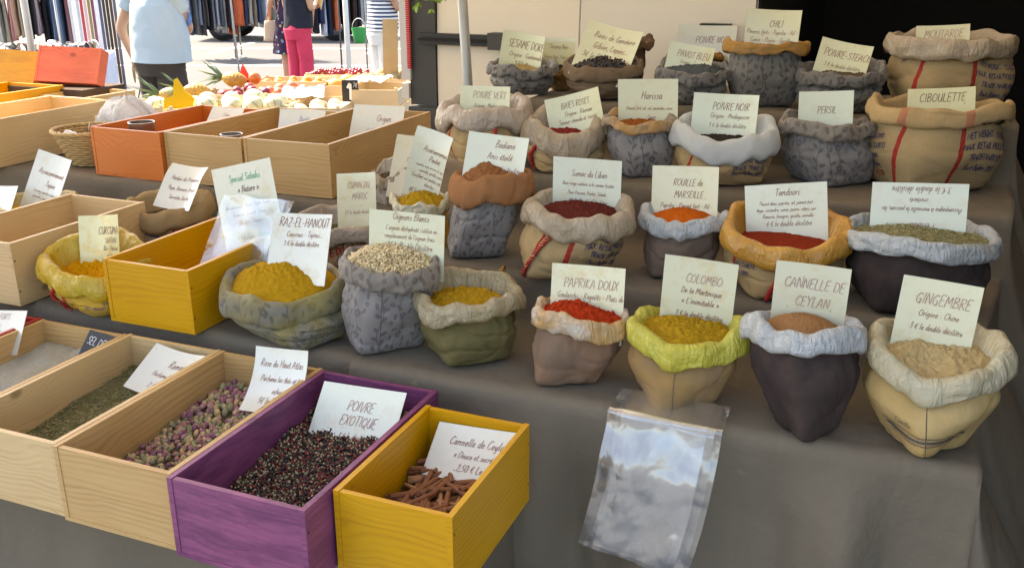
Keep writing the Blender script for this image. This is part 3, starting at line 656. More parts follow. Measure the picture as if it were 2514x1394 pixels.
for a_, b_ in (((-16, 14.6), (-8.5, 17.5)), ((-13.6, 12.), (-6, 14.9)), ((-15.5, 19), (-7, 22.2)), ((-9.4, 15.9), (-10.3, 18.3)), ((-12.2, 14.8), (-13.1, 17.3))): bay_line(a_, b_)

# ---------------------------------------------------------------- stepped stall under a grey-brown cloth
def m_stallcloth():
    n = N('stall_cloth'); c = n.coord(); uv = n.add('ShaderNodeUVMap').outputs[0]
    f = n.noise(c, 3.5, 5, .55)
    colr = n.mix(f, (.138, .114, .085), (.182, .152, .114))
    sp = n.ramp(n.noise(c, 26, 2), [(.72, 0.), (.78, 1.)])
    colr = n.mix(n.math('MULTIPLY', sp, .25), colr, (.32, .25, .14))
    h = n.noise(c, 14, 4, .6)
    h = n.math('ADD', h, n.math('MULTIPLY', n.noise(n.map(c, (26, 6, 3)), 1, 3), .3))
    sp4 = n.add('ShaderNodeSeparateXYZ'); n.link(c, sp4.inputs[0]); cb = n.add('ShaderNodeCombineXYZ'); n.link(sp4.outputs[0], cb.inputs[0]); n.link(n.math('SUBTRACT', sp4.outputs[1], sp4.outputs[2]), cb.inputs[1])
    h = n.math('MULTIPLY_ADD', crumple(n, cb.outputs[0], 4., 5.5, 2.6, .6), .5, h)
    return n.fin(colr, .9, h, .5, .012, Specular_IOR_Level=.2)
M_STALL = m_stallcloth()
def stepped_cloth(name, label, prof, x0, x1, flare=0., nx=110, seed=0., lump=.004, fold=.03, lflare=0., cat='table'):
    """prof: (y, z) corners; vertical runs hang in folds, flat runs lie on the trestle"""
    pts = []
    for i in range(len(prof) - 1):
        a, b = prof[i], prof[i + 1]; L = math.hypot(b[0] - a[0], b[1] - a[1]); n = max(3, int(L / .022))
        vert = abs(b[1] - a[1]) > abs(b[0] - a[0])
        for k in range(n):
            t = (k + .5) / n
            pts.append((lerp(a[0], b[0], t), lerp(a[1], b[1], t), (b[1] - lerp(a[1], b[1], t)) if vert else 0, vert, L))
    nyp = len(pts) - 1
    W = x1 - x0; ex = 26 if flare else 0; el = 26 if lflare else 0
    def fn(u, v):
        y, z, drop, vert, L = pts[int(round(v * nyp))]
        i = u * (nx + ex + el) - el; xe = x1 if flare < .1 else x1 + .085 * sst(1.75, 2.5, y)
        if i < 0: x = x0; s = -i / 26; sg = -1
        elif i > nx: x = xe; s = (i - nx) / 26; sg = 1
        else: x = x0 + (xe - x0) * i / nx; s = 0; sg = 0
        fl = fbm(x * 4.2 + seed, drop * .5, seed, 3); wv = math.sin(x * 19 + 2.2 * nz(x * 2, seed) + seed)
        if vert and L > .3: y -= (fold * (fl * .9 + .45 * wv) + .012) * sst(.0, .2, drop) + .02 * sst(0, .5, drop)
        elif vert: y -= .010 * (fl + .4 * wv) * sst(0, .08, drop)
        else: z += lump * fbm(x * 7, y * 9, seed, 3)
        if s:
            dr = s * .9; fo = math.sin(y * 16 + nz(y * 3, seed) * 3) * .035 + .04 * nz(y * 5, seed + 3)
            fw = flare if sg > 0 else lflare
            x += sg * (fw * sst(0, 1, s) + (fo + .03) * sst(0, .35, s)); z = max(.012, z - dr * (1.0))
            if vert: y -= .05 * s
        return (x, y, z)
    mb = MB(); mb.grid(fn, nx + ex + el, nyp, uvf=lambda u, v: (u * W, v * 2))
    o = mb.build(name, M_STALL); tag(o, label, cat); return o
stepped_cloth('draped_display_table', 'right stepped display table under grey brown cloth carrying four rows of sacks',
    [(1.545, .03), (1.55, .85), (1.90, .85), (1.905, .97), (2.26, .97), (2.265, 1.12), (2.60, 1.12), (2.605, 1.27), (3.1, 1.27)], -1.0, .215, flare=.27, lflare=.03, seed=1., fold=.06)
stepped_cloth('draped_display_table', 'left display table under grey brown cloth carrying wooden boxes on two levels',
    [(1.57, .03), (1.575, .848), (2.27, .848), (2.275, .985), (3.18, .985)], -3.5, -.985, seed=5., lump=.006, lflare=.05)
stepped_cloth('draped_ledge', 'low front ledge under grey brown cloth holding the row of front boxes',
    [(1.19, .03), (1.195, .70), (1.54, .70)], -3.4, -.60, seed=9., fold=.022, lflare=.04, flare=.02)

# ---------------------------------------------------------------- wooden boxes
PINE = dict(col=(.56, .37, .165), dark=(.31, .16, .05)); PALE = dict(col=(.62, .45, .24), dark=(.40, .245, .10))
YEL = dict(col=(.62, .33, .004), dark=(.40, .165, .002)); PUR = dict(col=(.31, .085, .17), dark=(.11, .024, .105)); ORG = dict(col=(.62, .19, .035), dark=(.44, .09, .012)); RED = dict(col=(.42, .02, .012), dark=(.25, .008, .006))
M_NAIL = m_plain((.05, .04, .035), .5, metal=.6)
def bevel(o, w=.0014, s=2):
    m = o.modifiers.new('b', 'BEVEL'); m.width = w; m.segments = s; m.limit_method = 'ANGLE'; return o
def crate(label, x0, x1, y0, y1, z0, z1, tone, rz=0., th=.010, name='wooden_box', tiltx=0., seed=0., blot=0., group=None, lid=False, gloss=.5):
    w, l, h = x1 - x0, y1 - y0, z1 - z0
    root = empty(name, ((x0 + x1) / 2, (y0 + y1) / 2, z0), label, 'box', group, rz); root.rotation_euler.x = tiltx
    hw, hl = w / 2, l / 2
    def wd(k): return m_wood(tone['col'], tone['dark'], gloss, seed * 3.1 + k * 1.7, blot)
    def pan(nm, b, grain, k):
        m = MB(); m.box(*b, grain=grain, off=seed + k); return bevel(m.build(nm, wd(k), root, False))
    pan('base_panel', (-hw, hw, -hl, hl, 0, th * .8), 'y', 0)
    sl = pan('side_panel', (-hw, -hw + th, -hl, hl, th * .8 + .0004, h), 'y', 1)
    sr = pan('side_panel', (hw - th, hw, -hl, hl, th * .8 + .0004, h), 'y', 2)
    pan('front_panel', (-hw + th + .0004, hw - th - .0004, -hl + .0012, -hl + th + .001, th * .8 + .0004, h - .0015), 'x', 3)
    pan('back_panel', (-hw + th + .0004, hw - th - .0004, hl - th - .001, hl - .0012, th * .8 + .0004, h - .0015), 'x', 4)
    for sd, par in ((1, sr), (-1, sl)):
        for yy in (-hl + th * .55, hl - th * .55):
            for zz in (.22, .75):
                m = MB(); c = Vector((sd * (hw + .0004), yy + random.uniform(-.001, .001), h * zz + random.uniform(-.006, .006)))
                m.poly([c + Vector((0, math.cos(k * PI / 3) * .0025, math.sin(k * PI / 3) * .0025)) for k in (range(6) if sd > 0 else range(5, -1, -1))]); m.build('nail', M_NAIL, par, False)
    return root
B_SALT = crate('leftmost pale pine box in the front row filled with grey salt', -1.81, -1.552, 1.05, 1.50, .702, .85, PINE, seed=1.)
B_ROM = crate('pine box in the front row filled with green dried rosemary', -1.55, -1.294, 1.05, 1.505, .702, .85, PALE, seed=2.)
B_ROSE = crate('pine box in the front row filled with dried rosebuds', -1.292, -1.034, 1.045, 1.505, .700, .85, PINE, seed=3.)
B_PEP = crate('purple stained box in the front row filled with mixed peppercorns', -1.032, -.764, 1.035, 1.50, .700, .85, PUR, seed=4., blot=.5, gloss=.45)
B_CIN = crate('yellow stained box at the right end of the front row holding cinnamon sticks', -.757, -.545, 1.105, 1.435, .690, .85, YEL, seed=5., gloss=.45)
B_RED = crate('red box at the left edge beside the salt box', -2.09, -1.812, 1.06, 1.50, .702, .852, RED, seed=6.)
B_YEL2 = crate('empty yellow stained box with a dark knot between two sacks', -1.648, -1.402, 1.55, 1.99, .852, 1.004, YEL, seed=7.4, gloss=.45)
B_LEFT = crate('pale pine box with open top left of the turmeric sack', -2.20, -1.925, 1.54, 1.99, .852, 1.012, PALE, seed=8.)
B_OR = crate('orange stained box, left of the three boxes in the back row', -2.412, -2.122, 2.30, 2.84, .988, 1.146, ORG, seed=9., rz=R(-1), gloss=.4)
B_M = crate('pine box in the middle of the three boxes in the back row', -2.118, -1.818, 2.31, 2.90, .988, 1.146, PINE, seed=10., rz=R(-1))
B_R = crate('pine box with oregano, right of the three boxes in the back row', -1.812, -1.512, 2.30, 2.98, .988, 1.150, PINE, seed=11., rz=R(1))
B_LONG = crate('long pale pine box behind the wicker basket', -3.12, -2.80, 2.16, 2.80, .988, 1.150, PALE, seed=12.)
B_YL = crate('yellow box at the left edge behind the long pine box', -3.55, -3.24, 2.55, 2.98, .988, 1.165, YEL, seed=13.)
B_LP = crate('pine box between the yellow box and the long pine box', -3.235, -2.99, 2.85, 3.12, .988, 1.14, PALE, seed=13.5)
def lid(label, loc, w, h, tone, rot, seed):
    r = empty('tilted_box', loc, label, 'box'); r.rotation_euler = rot
    m = MB(); m.box(-w / 2, w / 2, 0, .012, 0, h, grain='x', off=seed); bevel(m.build('front_panel', m_wood(tone['col'], tone['dark'], .5, seed, .25), r, False))
    m = MB(); m.box(w / 2 + .0005, w / 2 + .0115, -.001, .055, 0, h, grain='y', off=seed); bevel(m.build('side_panel', m_wood(tone['col'], tone['dark'], .5, seed + 1), r, False))
    m = MB(); m.box(-w / 2 - .0115, -w / 2 - .0005, -.001, .055, 0, h, grain='y', off=seed); bevel(m.build('side_panel', m_wood(tone['col'], tone['dark'], .5, seed + 2), r, False))
    m = MB(); m.box(-w / 2, w / 2, .0125, .052, 0, .010, grain='x', off=seed); bevel(m.build('base_panel', m_wood(tone['col'], tone['dark'], .5, seed + 3), r, False))
lid('orange red stained box tipped on the dark riser at far left', (-3.27, 3.02, 1.17), .27, .155, dict(col=(.66, .16, .07), dark=(.50, .06, .025)), (R(-24), R(2), R(12)), 3.)
lid('yellow stained box tipped on the dark riser at the left edge', (-3.58, 2.96, 1.155), .28, .155, YEL, (R(-24), R(3), R(14)), 4.)
mb = MB(); mb.box(-3.9, -3.12, 2.96, 3.2, .99, 1.15); o = bevel(mb.build('riser_block', m_cloth((.075, .055, .045), var=.2), None, False), .01, 3); tag(o, 'dark brown riser block under the tipped orange and yellow boxes', 'block')

# fillings ---------------------------------------------------------------
def fill(box, hw, hl, h0, mat, name, slope=0., lump=.006, seed=0., nx=40, ny=60, dune=.0):
    mb = MB()
    def hf(x, y): return h0 + slope * y + lump * fbm(x * 14 + seed, y * 14, seed, 3) + dune * sst(-.1, .9, nz(x * 4 + seed, y * 4, seed + 2))
    mb.grid(lambda u, v: (lerp(-hw, hw, u), lerp(-hl, hl, v), hf(lerp(-hw, hw, u), lerp(-hl, hl, v))), nx, ny)
    mb.build(name, mat, box); return hf
IN = .1185
def m_salt():
    n = N('salt'); c = n.coord(); f = n.noise(c, 320, 3, .7); v = n.vor(c, 260); gg = n.noise(c, 9, 3)
    colr = n.mix(f, (.36, .35, .30), (.62, .62, .58)); colr = n.mix(n.ramp(gg, [(.35, 0.), (.65, .7)]), colr, (.38, .345, .24))
    return n.fin(colr, .75, n.math('ADD', f, v), .8, .004)
hf = fill(B_SALT, .118, .213, .062, m_salt(), 'salt', slope=.16, lump=.010, seed=2., dune=.02)
hf = fill(B_ROM, .117, .216, .060, m_powder((.24, .21, .09), 1., 120.), 'rosemary_bed', slope=.09, lump=.008, seed=5.)
rnd = random.Random(3); mb = MB()
for _ in range(9000):
    x = rnd.uniform(-.115, .115); y = rnd.uniform(-.21, .21); P = Vector((x, y, hf(x, y) + rnd.uniform(0, .004)))
    a = rnd.uniform(0, PI); tl = rnd.uniform(-.35, .35); L = rnd.uniform(.004, .008); d = Vector((math.cos(a) * math.cos(tl), math.sin(a) * math.cos(tl), math.sin(tl))); s = d.orthogonal().normalized() * .0009; t = d.cross(s).normalized() * .0009
    i = [mb.vert(P - d * L + s), mb.vert(P - d * L - s * .5 + t), mb.vert(P - d * L - s * .5 - t), mb.vert(P + d * L)]; m = rnd.randrange(3)
    mb.face((i[0], i[1], i[3]), m); mb.face((i[1], i[2], i[3]), m); mb.face((i[2], i[0], i[3]), m)
tag(mb.build('rosemary_needles', [m_plain((.27, .24, .10), .8), m_plain((.38, .33, .17), .8), m_plain((.19, .19, .08), .8)], B_ROM, False), kind='stuff')
# rosebuds: three bud shapes in several dried colours
hf = fill(B_ROSE, .118, .219, .056, m_powder((.14, .10, .06), 1., 90.), 'rosebud_bed', slope=.11, lump=.006, seed=8.)
BUDC = [(.40, .30, .15), (.26, .10, .15), (.42, .20, .21), (.24, .23, .12), (.50, .36, .18), (.33, .31, .17), (.36, .16, .15)]
def bud_mesh(col, k):
    rn = random.Random(k); mb = MB()
    def fn(u, v):
        a = 2 * PI * u; t = v
        r = .0062 * math.sin(PI * min(1, t * .93 + .05)) ** .8 * (1 + .16 * math.sin(a * 3 + t * 5 + k)) * (1.0 - .25 * t)
        return (r * math.cos(a), r * math.sin(a), (t - .5) * .0165)
    mb.grid(fn, 8, 5, True, 0)
    for q in range(4):
        a = q * PI / 2 + rn.random(); d = Vector((math.cos(a), math.sin(a), 0)); s = Vector((-d.y, d.x, 0))
        b = Vector((0, 0, -.0075))
        mb.poly([b + s * .0015, b - s * .0015, b + d * .006 + Vector((0, 0, .006)) - s * .0012, b + d * .0075 + Vector((0, 0, .012)), b + d * .006 + Vector((0, 0, .006)) + s * .0012], None, 1)
    mb.tube([(0, 0, -.0075), (0, 0, -.0115)], .0008, 4, 1)
    return mb.mesh('rosebud', [m_plain(col, .8, var=.4, scale=160.), m_plain((.17, .165, .085), .85)])
buds = [bud_mesh(c, k) for k, c in enumerate(BUDC)]
rnd = random.Random(5); cand = []
bx, by, bz = B_ROSE.location
for _ in range(1500):
    x = rnd.uniform(-.113, .113); y = rnd.uniform(-.214, .214); cand.append((y, x))
def place_bud(x, y, lift, name, parent=None):
    o = place(name, rnd.choice(buds), parent, (0, 0, 0), (rnd.uniform(0, 6.28), rnd.uniform(-1.2, 1.2), rnd.uniform(0, 6.28)), (rnd.uniform(.7, 1.08),) * 3)
    return o
kept = []
for (y, x) in cand:
    if all((x - a) ** 2 + (y - b) ** 2 > .0105 ** 2 for a, b in kept): kept.append((x, y))
kept.sort(key=lambda p: -p[1])
kept = [p for p in kept]
near = sorted(kept, key=lambda p: (p[1] - p[0] * .4))      # nearest to the customer show largest
vis = near[:300]; rest = near[300:]
for (x, y) in vis:
    o = place_bud(x, y, 0, 'dried_rosebud'); o.location = (bx + x, by + y, bz + hf(x, y) + .005 + rnd.uniform(0, .006))
    tag(o, 'small dried pink and green rosebud in the front pine box', 'rosebud', 'dried rosebuds in the pine box')
mb = MB(); ms = [m_plain(c, .8, var=.4, scale=160.) for c in BUDC]
lower = [(rnd.uniform(-.113, .113), rnd.uniform(-.214, .214)) for _ in range(700)]
for k, (x, y) in enumerate(rest + lower):
    M = Matrix.Rotation(rnd.uniform(0, 6), 3, 'X') @ Matrix.Rotation(rnd.uniform(0, 6), 3, 'Z')
    mb.ball((x, y, hf(x, y) + (.006 if k < len(rest) else .001) + rnd.uniform(0, .004)), .0062 * rnd.uniform(.8, 1.2), 7, 5, (1, 1, 1.45), rnd.randrange(7), M)
tag(mb.build('rosebud_heap', ms, B_ROSE), kind='stuff')
# mixed peppercorns
hf = fill(B_PEP, .122, .220, .068, m_powder((.03, .02, .02), 1., 120.), 'peppercorn_bed', slope=.12, lump=.010, seed=11.)
rnd = random.Random(9); mb = MB()
for _ in range(9500):
    x = rnd.uniform(-.121, .121); y = rnd.uniform(-.219, .219); r = rnd.uniform(.0019, .0027)
    q = rnd.random(); m = 0 if q < .48 else 1 if q < .66 else 2 if q < .82 else 3 if q < .94 else 4
    mb.ball((x, y, hf(x, y) + rnd.uniform(0, .0045)), r, 6, 4, (1, 1, 1), m)
tag(mb.build('peppercorns', [m_plain((.028, .02, .017), .7), m_plain((.22, .018, .015), .45), m_plain((.38, .33, .19), .65), m_plain((.14, .13, .06), .7), m_plain((.11, .012, .014), .5)], B_PEP), kind='stuff')
# cinnamon quills
hf = fill(B_CIN, .094, .153, .050, m_powder((.08, .035, .015), 1., 80.), 'cinnamon_dust', slope=.02, lump=.006, seed=14.)
def quill(k):
    rn = random.Random(k); L = rn.uniform(.030, .042); r0 = rn.uniform(.0036, .0052); mb = MB()
    th = [0]; pr = []
    turns = rn.uniform(1.1, 1.35)
    for i in range(15):
        t = i / 14; a = -PI * turns + 2 * PI * turns * t; rr = r0 * (.45 + .55 * math.sin(PI * min(1, .12 + .76 * t)) ** .5)
        pr.append((rr * math.cos(a) + (.9 * r0 if False else 0), rr * math.sin(a)))
    def ring(off):
        return [(x * off, z * off) for x, z in pr]
    out = ring(1.); inn = ring(.8); loop = out + inn[::-1]
    def fn(u, v):
        x, z = loop[int(round(u * len(loop))) % len(loop)]; w = 1 + .05 * nz(v * 5, k); return (x * w, (v - .5) * 2 * L, z * w)
    mb.grid(fn, len(loop), 4, True, 0, lambda u, v: (u * .04, v * .08))
    n = len(out); w = len(loop)
    for base in (0, 4 * w):
        for i in range(n - 1):
            q = (base + i, base + i + 1, base + w - 2 - i, base + w - 1 - i); mb.face(q if base else q[::-1])
    return mb
def m_cinn(col):
    n = N('cinnamon'); uv = n.add('ShaderNodeUVMap').outputs[0]; f = n.noise(n.map(uv, (220, 20, 1)), 1, 3, .6)
    return n.fin(n.mix(f, mul(col, .55), mul(col, 1.4)), .8, f, .4, .001)
CM = [m_cinn((.30, .13, .05)), m_cinn((.40, .20, .09)), m_cinn((.24, .095, .04))]
qs = [quill(k).mesh('cinnamon_stick', CM[k % 3]) for k in range(6)]
rnd = random.Random(21); bx, by, bz = B_CIN.location
for i in range(150):
    layer = i % 3; x = rnd.uniform(-.068, .068); y = rnd.uniform(-.125, .125)
    a = rnd.gauss(.35, .75)
    ex = abs(math.sin(a)) * .04; ey = abs(math.cos(a)) * .04
    x = max(-.092 + ex, min(.092 - ex, x)); y = max(-.151 + ey, min(.151 - ey, y))
    o = place('cinnamon_stick', qs[i % 6], None, (bx + x, by + y, bz + .056 + .008 * layer + .05 * y + rnd.uniform(0, .004)), (rnd.uniform(-.22, .22), rnd.uniform(0, 6.28), -a))
    tag(o, 'short curled cinnamon stick in the yellow front box', 'cinnamon stick', 'cinnamon sticks in the yellow box')
# oregano and dark tins in the back boxes
hf = fill(B_R, .138, .325, .050, m_powder((.075, .055, .02), 1.2, 110.), 'oregano', slope=.02, lump=.014, seed=16.)
def tin(label, x, y, z, r, h, col):
    rt = empty('measuring_tin', (x, y, z), label, 'tin')
    m = MB(); m.grid(lambda u, v: (r * math.cos(2 * PI * u), r * math.sin(2 * PI * u), h * v), 28, 1, True, cap0=True)
    m.grid(lambda u, v: ((r - .0015) * math.cos(2 * PI * u), (r - .0015) * math.sin(2 * PI * u), h * (1 - v) + .002 * v), 28, 1, True, cap1=True)
    m.build('tin_wall', m_plain(col, .35, metal=.7), rt)
    m = MB(); m.tube([(r * math.cos(2 * PI * k / 28), r * math.sin(2 * PI * k / 28), h) for k in range(29)], .0016, 6); m.build('tin_rim', m_plain((.5, .5, .48), .25, metal=.9), rt)
tin('dark round measuring tin inside the orange box', -2.31, 2.42, .999, .042, .150, (.22, .16, .12))
tin('small dark measuring tin inside the middle pine box', -1.93, 2.40, .999, .034, .138, (.22, .18, .15))
# ---------------------------------------------------------------- the spice sacks
M_SEAM = m_plain((.075, .06, .05), .95); M_BRAID_RED = m_cloth((.40, .022, .02), weave=2000., var=.2); M_BRAID_CREAM = m_cloth((.55, .40, .22), weave=2000., var=.2)
REDS = (.36, .016, .018); NAVY = (.035, .04, .11); GRN = (.01, .18, .09)
M_NAVY = m_ink((.03, .033, .10), .9); M_GRN = m_ink((.008, .17, .08), .9); M_REDP = m_ink((.38, .02, .018), .9)
FL = m_floral(seed=.1); FL2 = m_floral((.215, .20, .19), (.12, .103, .108), seed=.45); FLD = m_floral((.135, .128, .115), (.072, .062, .060), seed=.7)
FLG = m_floral((.155, .15, .12), (.095, .088, .075), (.30, .23, .04), .65, seed=.3); FLO = m_floral((.22, .19, .14), (.14, .11, .085), (.48, .24, .05), .75, seed=.2)
JU = [m_jute(), m_jute((.42, .30, .155), ((-.075, .013, REDS), (.075, .013, REDS))), m_jute((.43, .30, .15), ((-.10, .008, REDS), (-.015, .014, REDS))), m_jute((.40, .28, .14), ((.13, .012, REDS), (-.14, .012, REDS))),
      m_jute((.42, .28, .10), ((-.12, .012, REDS),), (.55, .33, .03), .75), m_jute((.40, .28, .15), ((0., .004, NAVY), (-.2, .008, REDS)))]
TAUPE = m_cloth((.20, .138, .098), wb=.15, stain=(.34, .13, .05), samt=.25, seed=3.); TAUPE2 = m_cloth((.175, .125, .098), wb=.15, seed=4.); TAUPE3 = m_cloth((.165, .115, .072), wb=.15, seed=6.)
TANB = m_cloth((.255, .165, .085), wb=.12, stain=(.42, .24, .04), samt=.3, seed=5.); DKB = m_cloth((.040, .028, .028), wb=.15, stain=(.085, .062, .05), samt=.5, seed=6.)
OLIVE = m_cloth((.17, .135, .058), wb=.5, weave=1400., stain=(.12, .13, .05), samt=.5, seed=7.)
P_KHAKI = m_liner((.44, .375, .245), (.30, .22, .07), .45, .38); P_WHITE = m_liner((.52, .55, .57), (.44, .46, .45), .5, .4); P_BEIGE = m_liner((.47, .385, .28), (.36, .28, .18), .5, .35, .8, 2.)
P_BEIGE2 = m_liner((.50, .42, .34), (.40, .32, .25), .5, .32, .8, 4.); P_YG = m_liner((.62, .58, .10), (.50, .42, .03), .6, .4, 1., 1.); P_ORW = m_liner((.60, .56, .50), (.62, .36, .12), .9, .42, 1., 3.)
P_OR = m_liner((.62, .33, .06), (.48, .20, .03), .5, .34, .7, 5.); P_CREAM = m_liner((.58, .53, .38), (.53, .44, .24), .5, .42, .8, 6.); P_YEL = m_liner((.62, .46, .06), (.60, .36, .01), .8, .4, .8, 7.); P_CRY = m_liner((.62, .56, .36), (.55, .42, .12), .6, .42, .9, 8.)
WOVEN = m_cloth((.52, .54, .53), .7, 1100., 1.2, var=.08, seed=9.); TERRA = m_cloth((.30, .135, .055), wb=.2, stain=(.22, .11, .06), samt=.5, seed=8.); ORC = m_cloth((.36, .19, .05), wb=.2, stain=(.20, .15, .09), samt=.7, seed=2.)
MUST = m_powder((.42, .235, .012), 1.1, 110.); CURR = m_powder((.40, .235, .015), 1.1, 140.); REDO = m_powder((.40, .035, .008), 1.2, 90.); CINN = m_powder((.33, .165, .07), .5, 220.); GING = m_powder((.50, .37, .18), 1.1, 120.)
TURM = m_powder((.60, .27, .006), 1.1, 120.); SUMA = m_powder((.115, .022, .014), 1.2, 140.); ROUI = m_powder((.50, .10, .008), .7, 180.); TAND = m_powder((.26, .030, .010), .6, 200.); BADI = m_powder((.26, .11, .045), 1.1, 120.)
DARKF = m_powder((.10, .075, .05), 1., 100.); PBLU = m_powder((.07, .085, .09), 1., 200.); HERB = m_powder((.10, .10, .05), 1., 100.)
JP = lambda u, sz=.0125: [('NET WEIGHT : 35 KGS', sz, u, .62, -6, 0, 1.7), ('MAX. RETAIL PRICE RS.', sz, u, .50, -6, 0, 1.7), ('TRADE MARK RE', sz, u, .38, -6, 0, 1.7), ('Best Before 2013', sz, u, .26, -6, 0, 1.7)]
JQ = lambda u, sz=.012: [('DT.06/2013', sz, u, .60, 10, 0, 1.6), ('(OF ALL TAXES)', sz, u, .48, 10, 0, 1.6), ('NO. 2002', sz, u, .36, 10, 0, 1.6), ('of Packing', sz, u, .25, 10, 0, 1.6)]
PM = [M_NAVY, M_REDP, M_GRN]
sack('raz', 'slanting floral grey sack with yellow green stains full of mustard yellow spice', FLG, FLG, MUST, .055, .35, .80, 1.06, -10, lump=.007, wr=1.6, ry=.125, dyb=-.03, bp=.6)
sack('oig', 'grey floral sack full of white onion flakes', FL2, FL, m_powder((.62, .50, .30), 1., 120.), .030, .35, .96, 1.04, -30, seam=-.03, stuff=PieceMaker(flakes, [m_plain((.76, .66, .44), .6), m_plain((.68, .54, .30), .6)], False))
r_, t_, bp_ = sack('green', 'olive green twill sack with pale plastic liner and mustard curry powder', OLIVE, P_KHAKI, CURR, .018, .85, .92, 1.05, -25, lump=.008, wr=1.2, thick=1.8)
mb = MB(); mb.tube([(.035 + .003 * math.sin(k * 1.7), .118 - .006 * k - (.02 if k < 0 else 0), [.14, .155, .170, .165, .150, .138, .126, .116, .108][k + 1]) for k in range(-1, 8)], .0045, 7); mb.build('twine', m_cloth((.34, .18, .04), weave=2500.), r_)
sack('pap', 'taupe sack with orange stained white liner and red paprika', TAUPE, P_ORW, REDO, .028, .3, .86, 1.04, -40, wr=.7, lump=.010, corner=.4, bp=.55, thick=1.7)
sack('col', 'tan sack with yellow green plastic liner and ochre powder', TANB, P_YG, CURR, .024, .55, .74, 1.04, -18, seam=-.02, lump=.009, corner=.5, wr=.5, cw=1.2, dyb=-.025, sag=.012, bp=.6, thick=1.9)
sack('can', 'dark brown sack with white liner and smooth cinnamon powder', DKB, P_WHITE, CINN, .040, .85, .60, 1.03, -2, lump=.0015, corner=.55, wr=.6, dyb=-.035, bp=.65, thick=1.9)
r_, t_, bp_ = sack('gin', 'cream canvas sack with dark stripes, white liner and beige ginger powder', m_cloth((.50, .36, .17), wb=.2, stain=(.42, .26, .08), samt=.5, seed=12.), P_CREAM, GING, .022, .8, .60, 1.06, 2, seam=.0, lump=.008, corner=.5, wr=.5, dyb=-.035, sag=.02, bp=.6, thick=2.0, scoop=(-.01, -.045, .04, .022))
X_, Y_, z_, rx_, ry_, zr_ = SP['gin'][:6]; pc_ = math.atan2(-Y_, -X_); mb = MB()
for s0, wd_ in ((.40, .014), (.33, .042), (.26, .014)):
    mb.grid(lambda u, v: bp_(pc_ + lerp(-.75, .85, u), s0 + (v - .5) * wd_ + .05 * abs(u - .45), .0032), 40, 1)
drape_text(mb, 'Famille', .011, lambda x, y: bp_(pc_ + x / rx_, .50 + y / .14, .003), -.035, 0, 0, slant=.1, wt=.9)
mb.build('printed_stripes', m_ink((.07, .065, .065), .9), r_)
sack('curc', 'jute sack with bright yellow liner full of orange turmeric', JU[4], P_YEL, TURM, .020, 1.1, .94, 1.08, -20, lump=.011, cw=1.2, thick=2.0, scoop=(.0, -.05, .05, .02), prints=[('COPY RIGHT NO', .0095, .02, .42, 3, 0, 1.5), ('NET WEIGHT 35 KGS', .009, -.02, .30, 3, 0, 1.5)], pmat=PM, braid=-.14, sag=.02)
sack('herb', 'jute sack with plain folded rim and red and blue print behind the yellow box', JU[5], m_jute((.36, .25, .125)), DARKF, .01, 1., 1.0, 1.08, -20, prints=[('ARABA', .026, .04, .56, 4, 1, 1.9), ('MYSORE', .018, -.08, .52, -4, 0, 1.8), ('COFFEE', .02, .0, .3, 0, 1, 1.8)], pmat=PM, sag=.012)
sack('taj', 'cream cloth sack with yellow stains at the left edge', m_cloth((.52, .44, .27)), P_CRY, MUST, .01, .7, .9, 1.02)
sack('cum', 'jute sack with grey beige plastic liner behind the round yellow spice sack', JU[5], P_BEIGE2, HERB, .01, 1., .9, 1.05, prints=[('CAFE DO BRASIL', .020, .0, .52, 3, 1, 1.9), ('SANTOS', .022, .02, .32, 0, 0, 1.8)], pmat=PM)
sack('ech', 'small beige plastic lined sack in front of the right pine box', P_BEIGE2, P_BEIGE, DARKF, .01, 1.)
sack('pou', 'small golden orange sack with cream liner and mustard spice', m_cloth((.52, .28, .05), wb=.2), P_CREAM, CURR, .026, .4, 1.0, 1.14, lump=.008)
sack('bad', 'grey floral sack with reddish brown collar and brown powder', FL2, TERRA, BADI, .034, .25, 1.02, 1.04, -40, seam=-.06, lump=.008)
sack('sum', 'jute sack with red stripe, braided seam, beige liner and dark red sumac', JU[2], P_BEIGE, SUMA, .026, .6, 1.0, 1.10, -35, corner=.25, lump=.006, thick=1.9, prints=JP(.09, .0125) + [('COPYRIGHT', .009, .13, .72, -10, 0, 1.5)], pmat=PM, braid=-.075, sag=.012)
sack('rou', 'taupe sack with white liner and bright orange powder', TAUPE2, P_WHITE, ROUI, .026, .55, .98, 1.06, -35, wr=.9, lump=.002, thick=1.9)
sack('tan', 'jute sack with orange plastic liner and rust red powder', JU[3], P_OR, TAND, .016, 1.1, .98, 1.04, -20, lump=.002, thick=1.7, prints=[('(ALL TAXES)', .011, -.10, .50, 10, 0, 1.6), ('NO. 2002', .011, -.10, .38, 10, 0, 1.6)], pmat=PM, braid=.005, sag=.03)
sack('fen', 'wide dark brown sack with crumpled white liner and pale green fennel seeds', DKB, P_WHITE, m_powder((.25, .22, .10), 1., 120.), .020, .55, .98, 1.06, cw=1.2, thick=1.8, stuff=PieceMaker(seeds(), [m_plain((.30, .27, .12), .7), m_plain((.38, .34, .18), .7), m_plain((.22, .22, .09), .7)], False))
sack('pv', 'jute sack with beige plastic liner beside the white van panel', JU[3], P_BEIGE2, DARKF, .01, .9, 1.02, 1.10, braid=.03, thick=1.9)
sack('br', 'jute sack with shiny beige liner, left of the orange rimmed floral sack', JU[0], P_BEIGE, m_powder((.22, .03, .025), 1., 100.), .012, .7, 1.02, 1.10, braid=-.09, sag=.012, thick=1.9)
sack('har', 'grey floral sack with orange stained collar', FL2, FLO, m_powder((.30, .09, .02)), .01, .9, .98, 1.14, seam=.0, wr=.7)
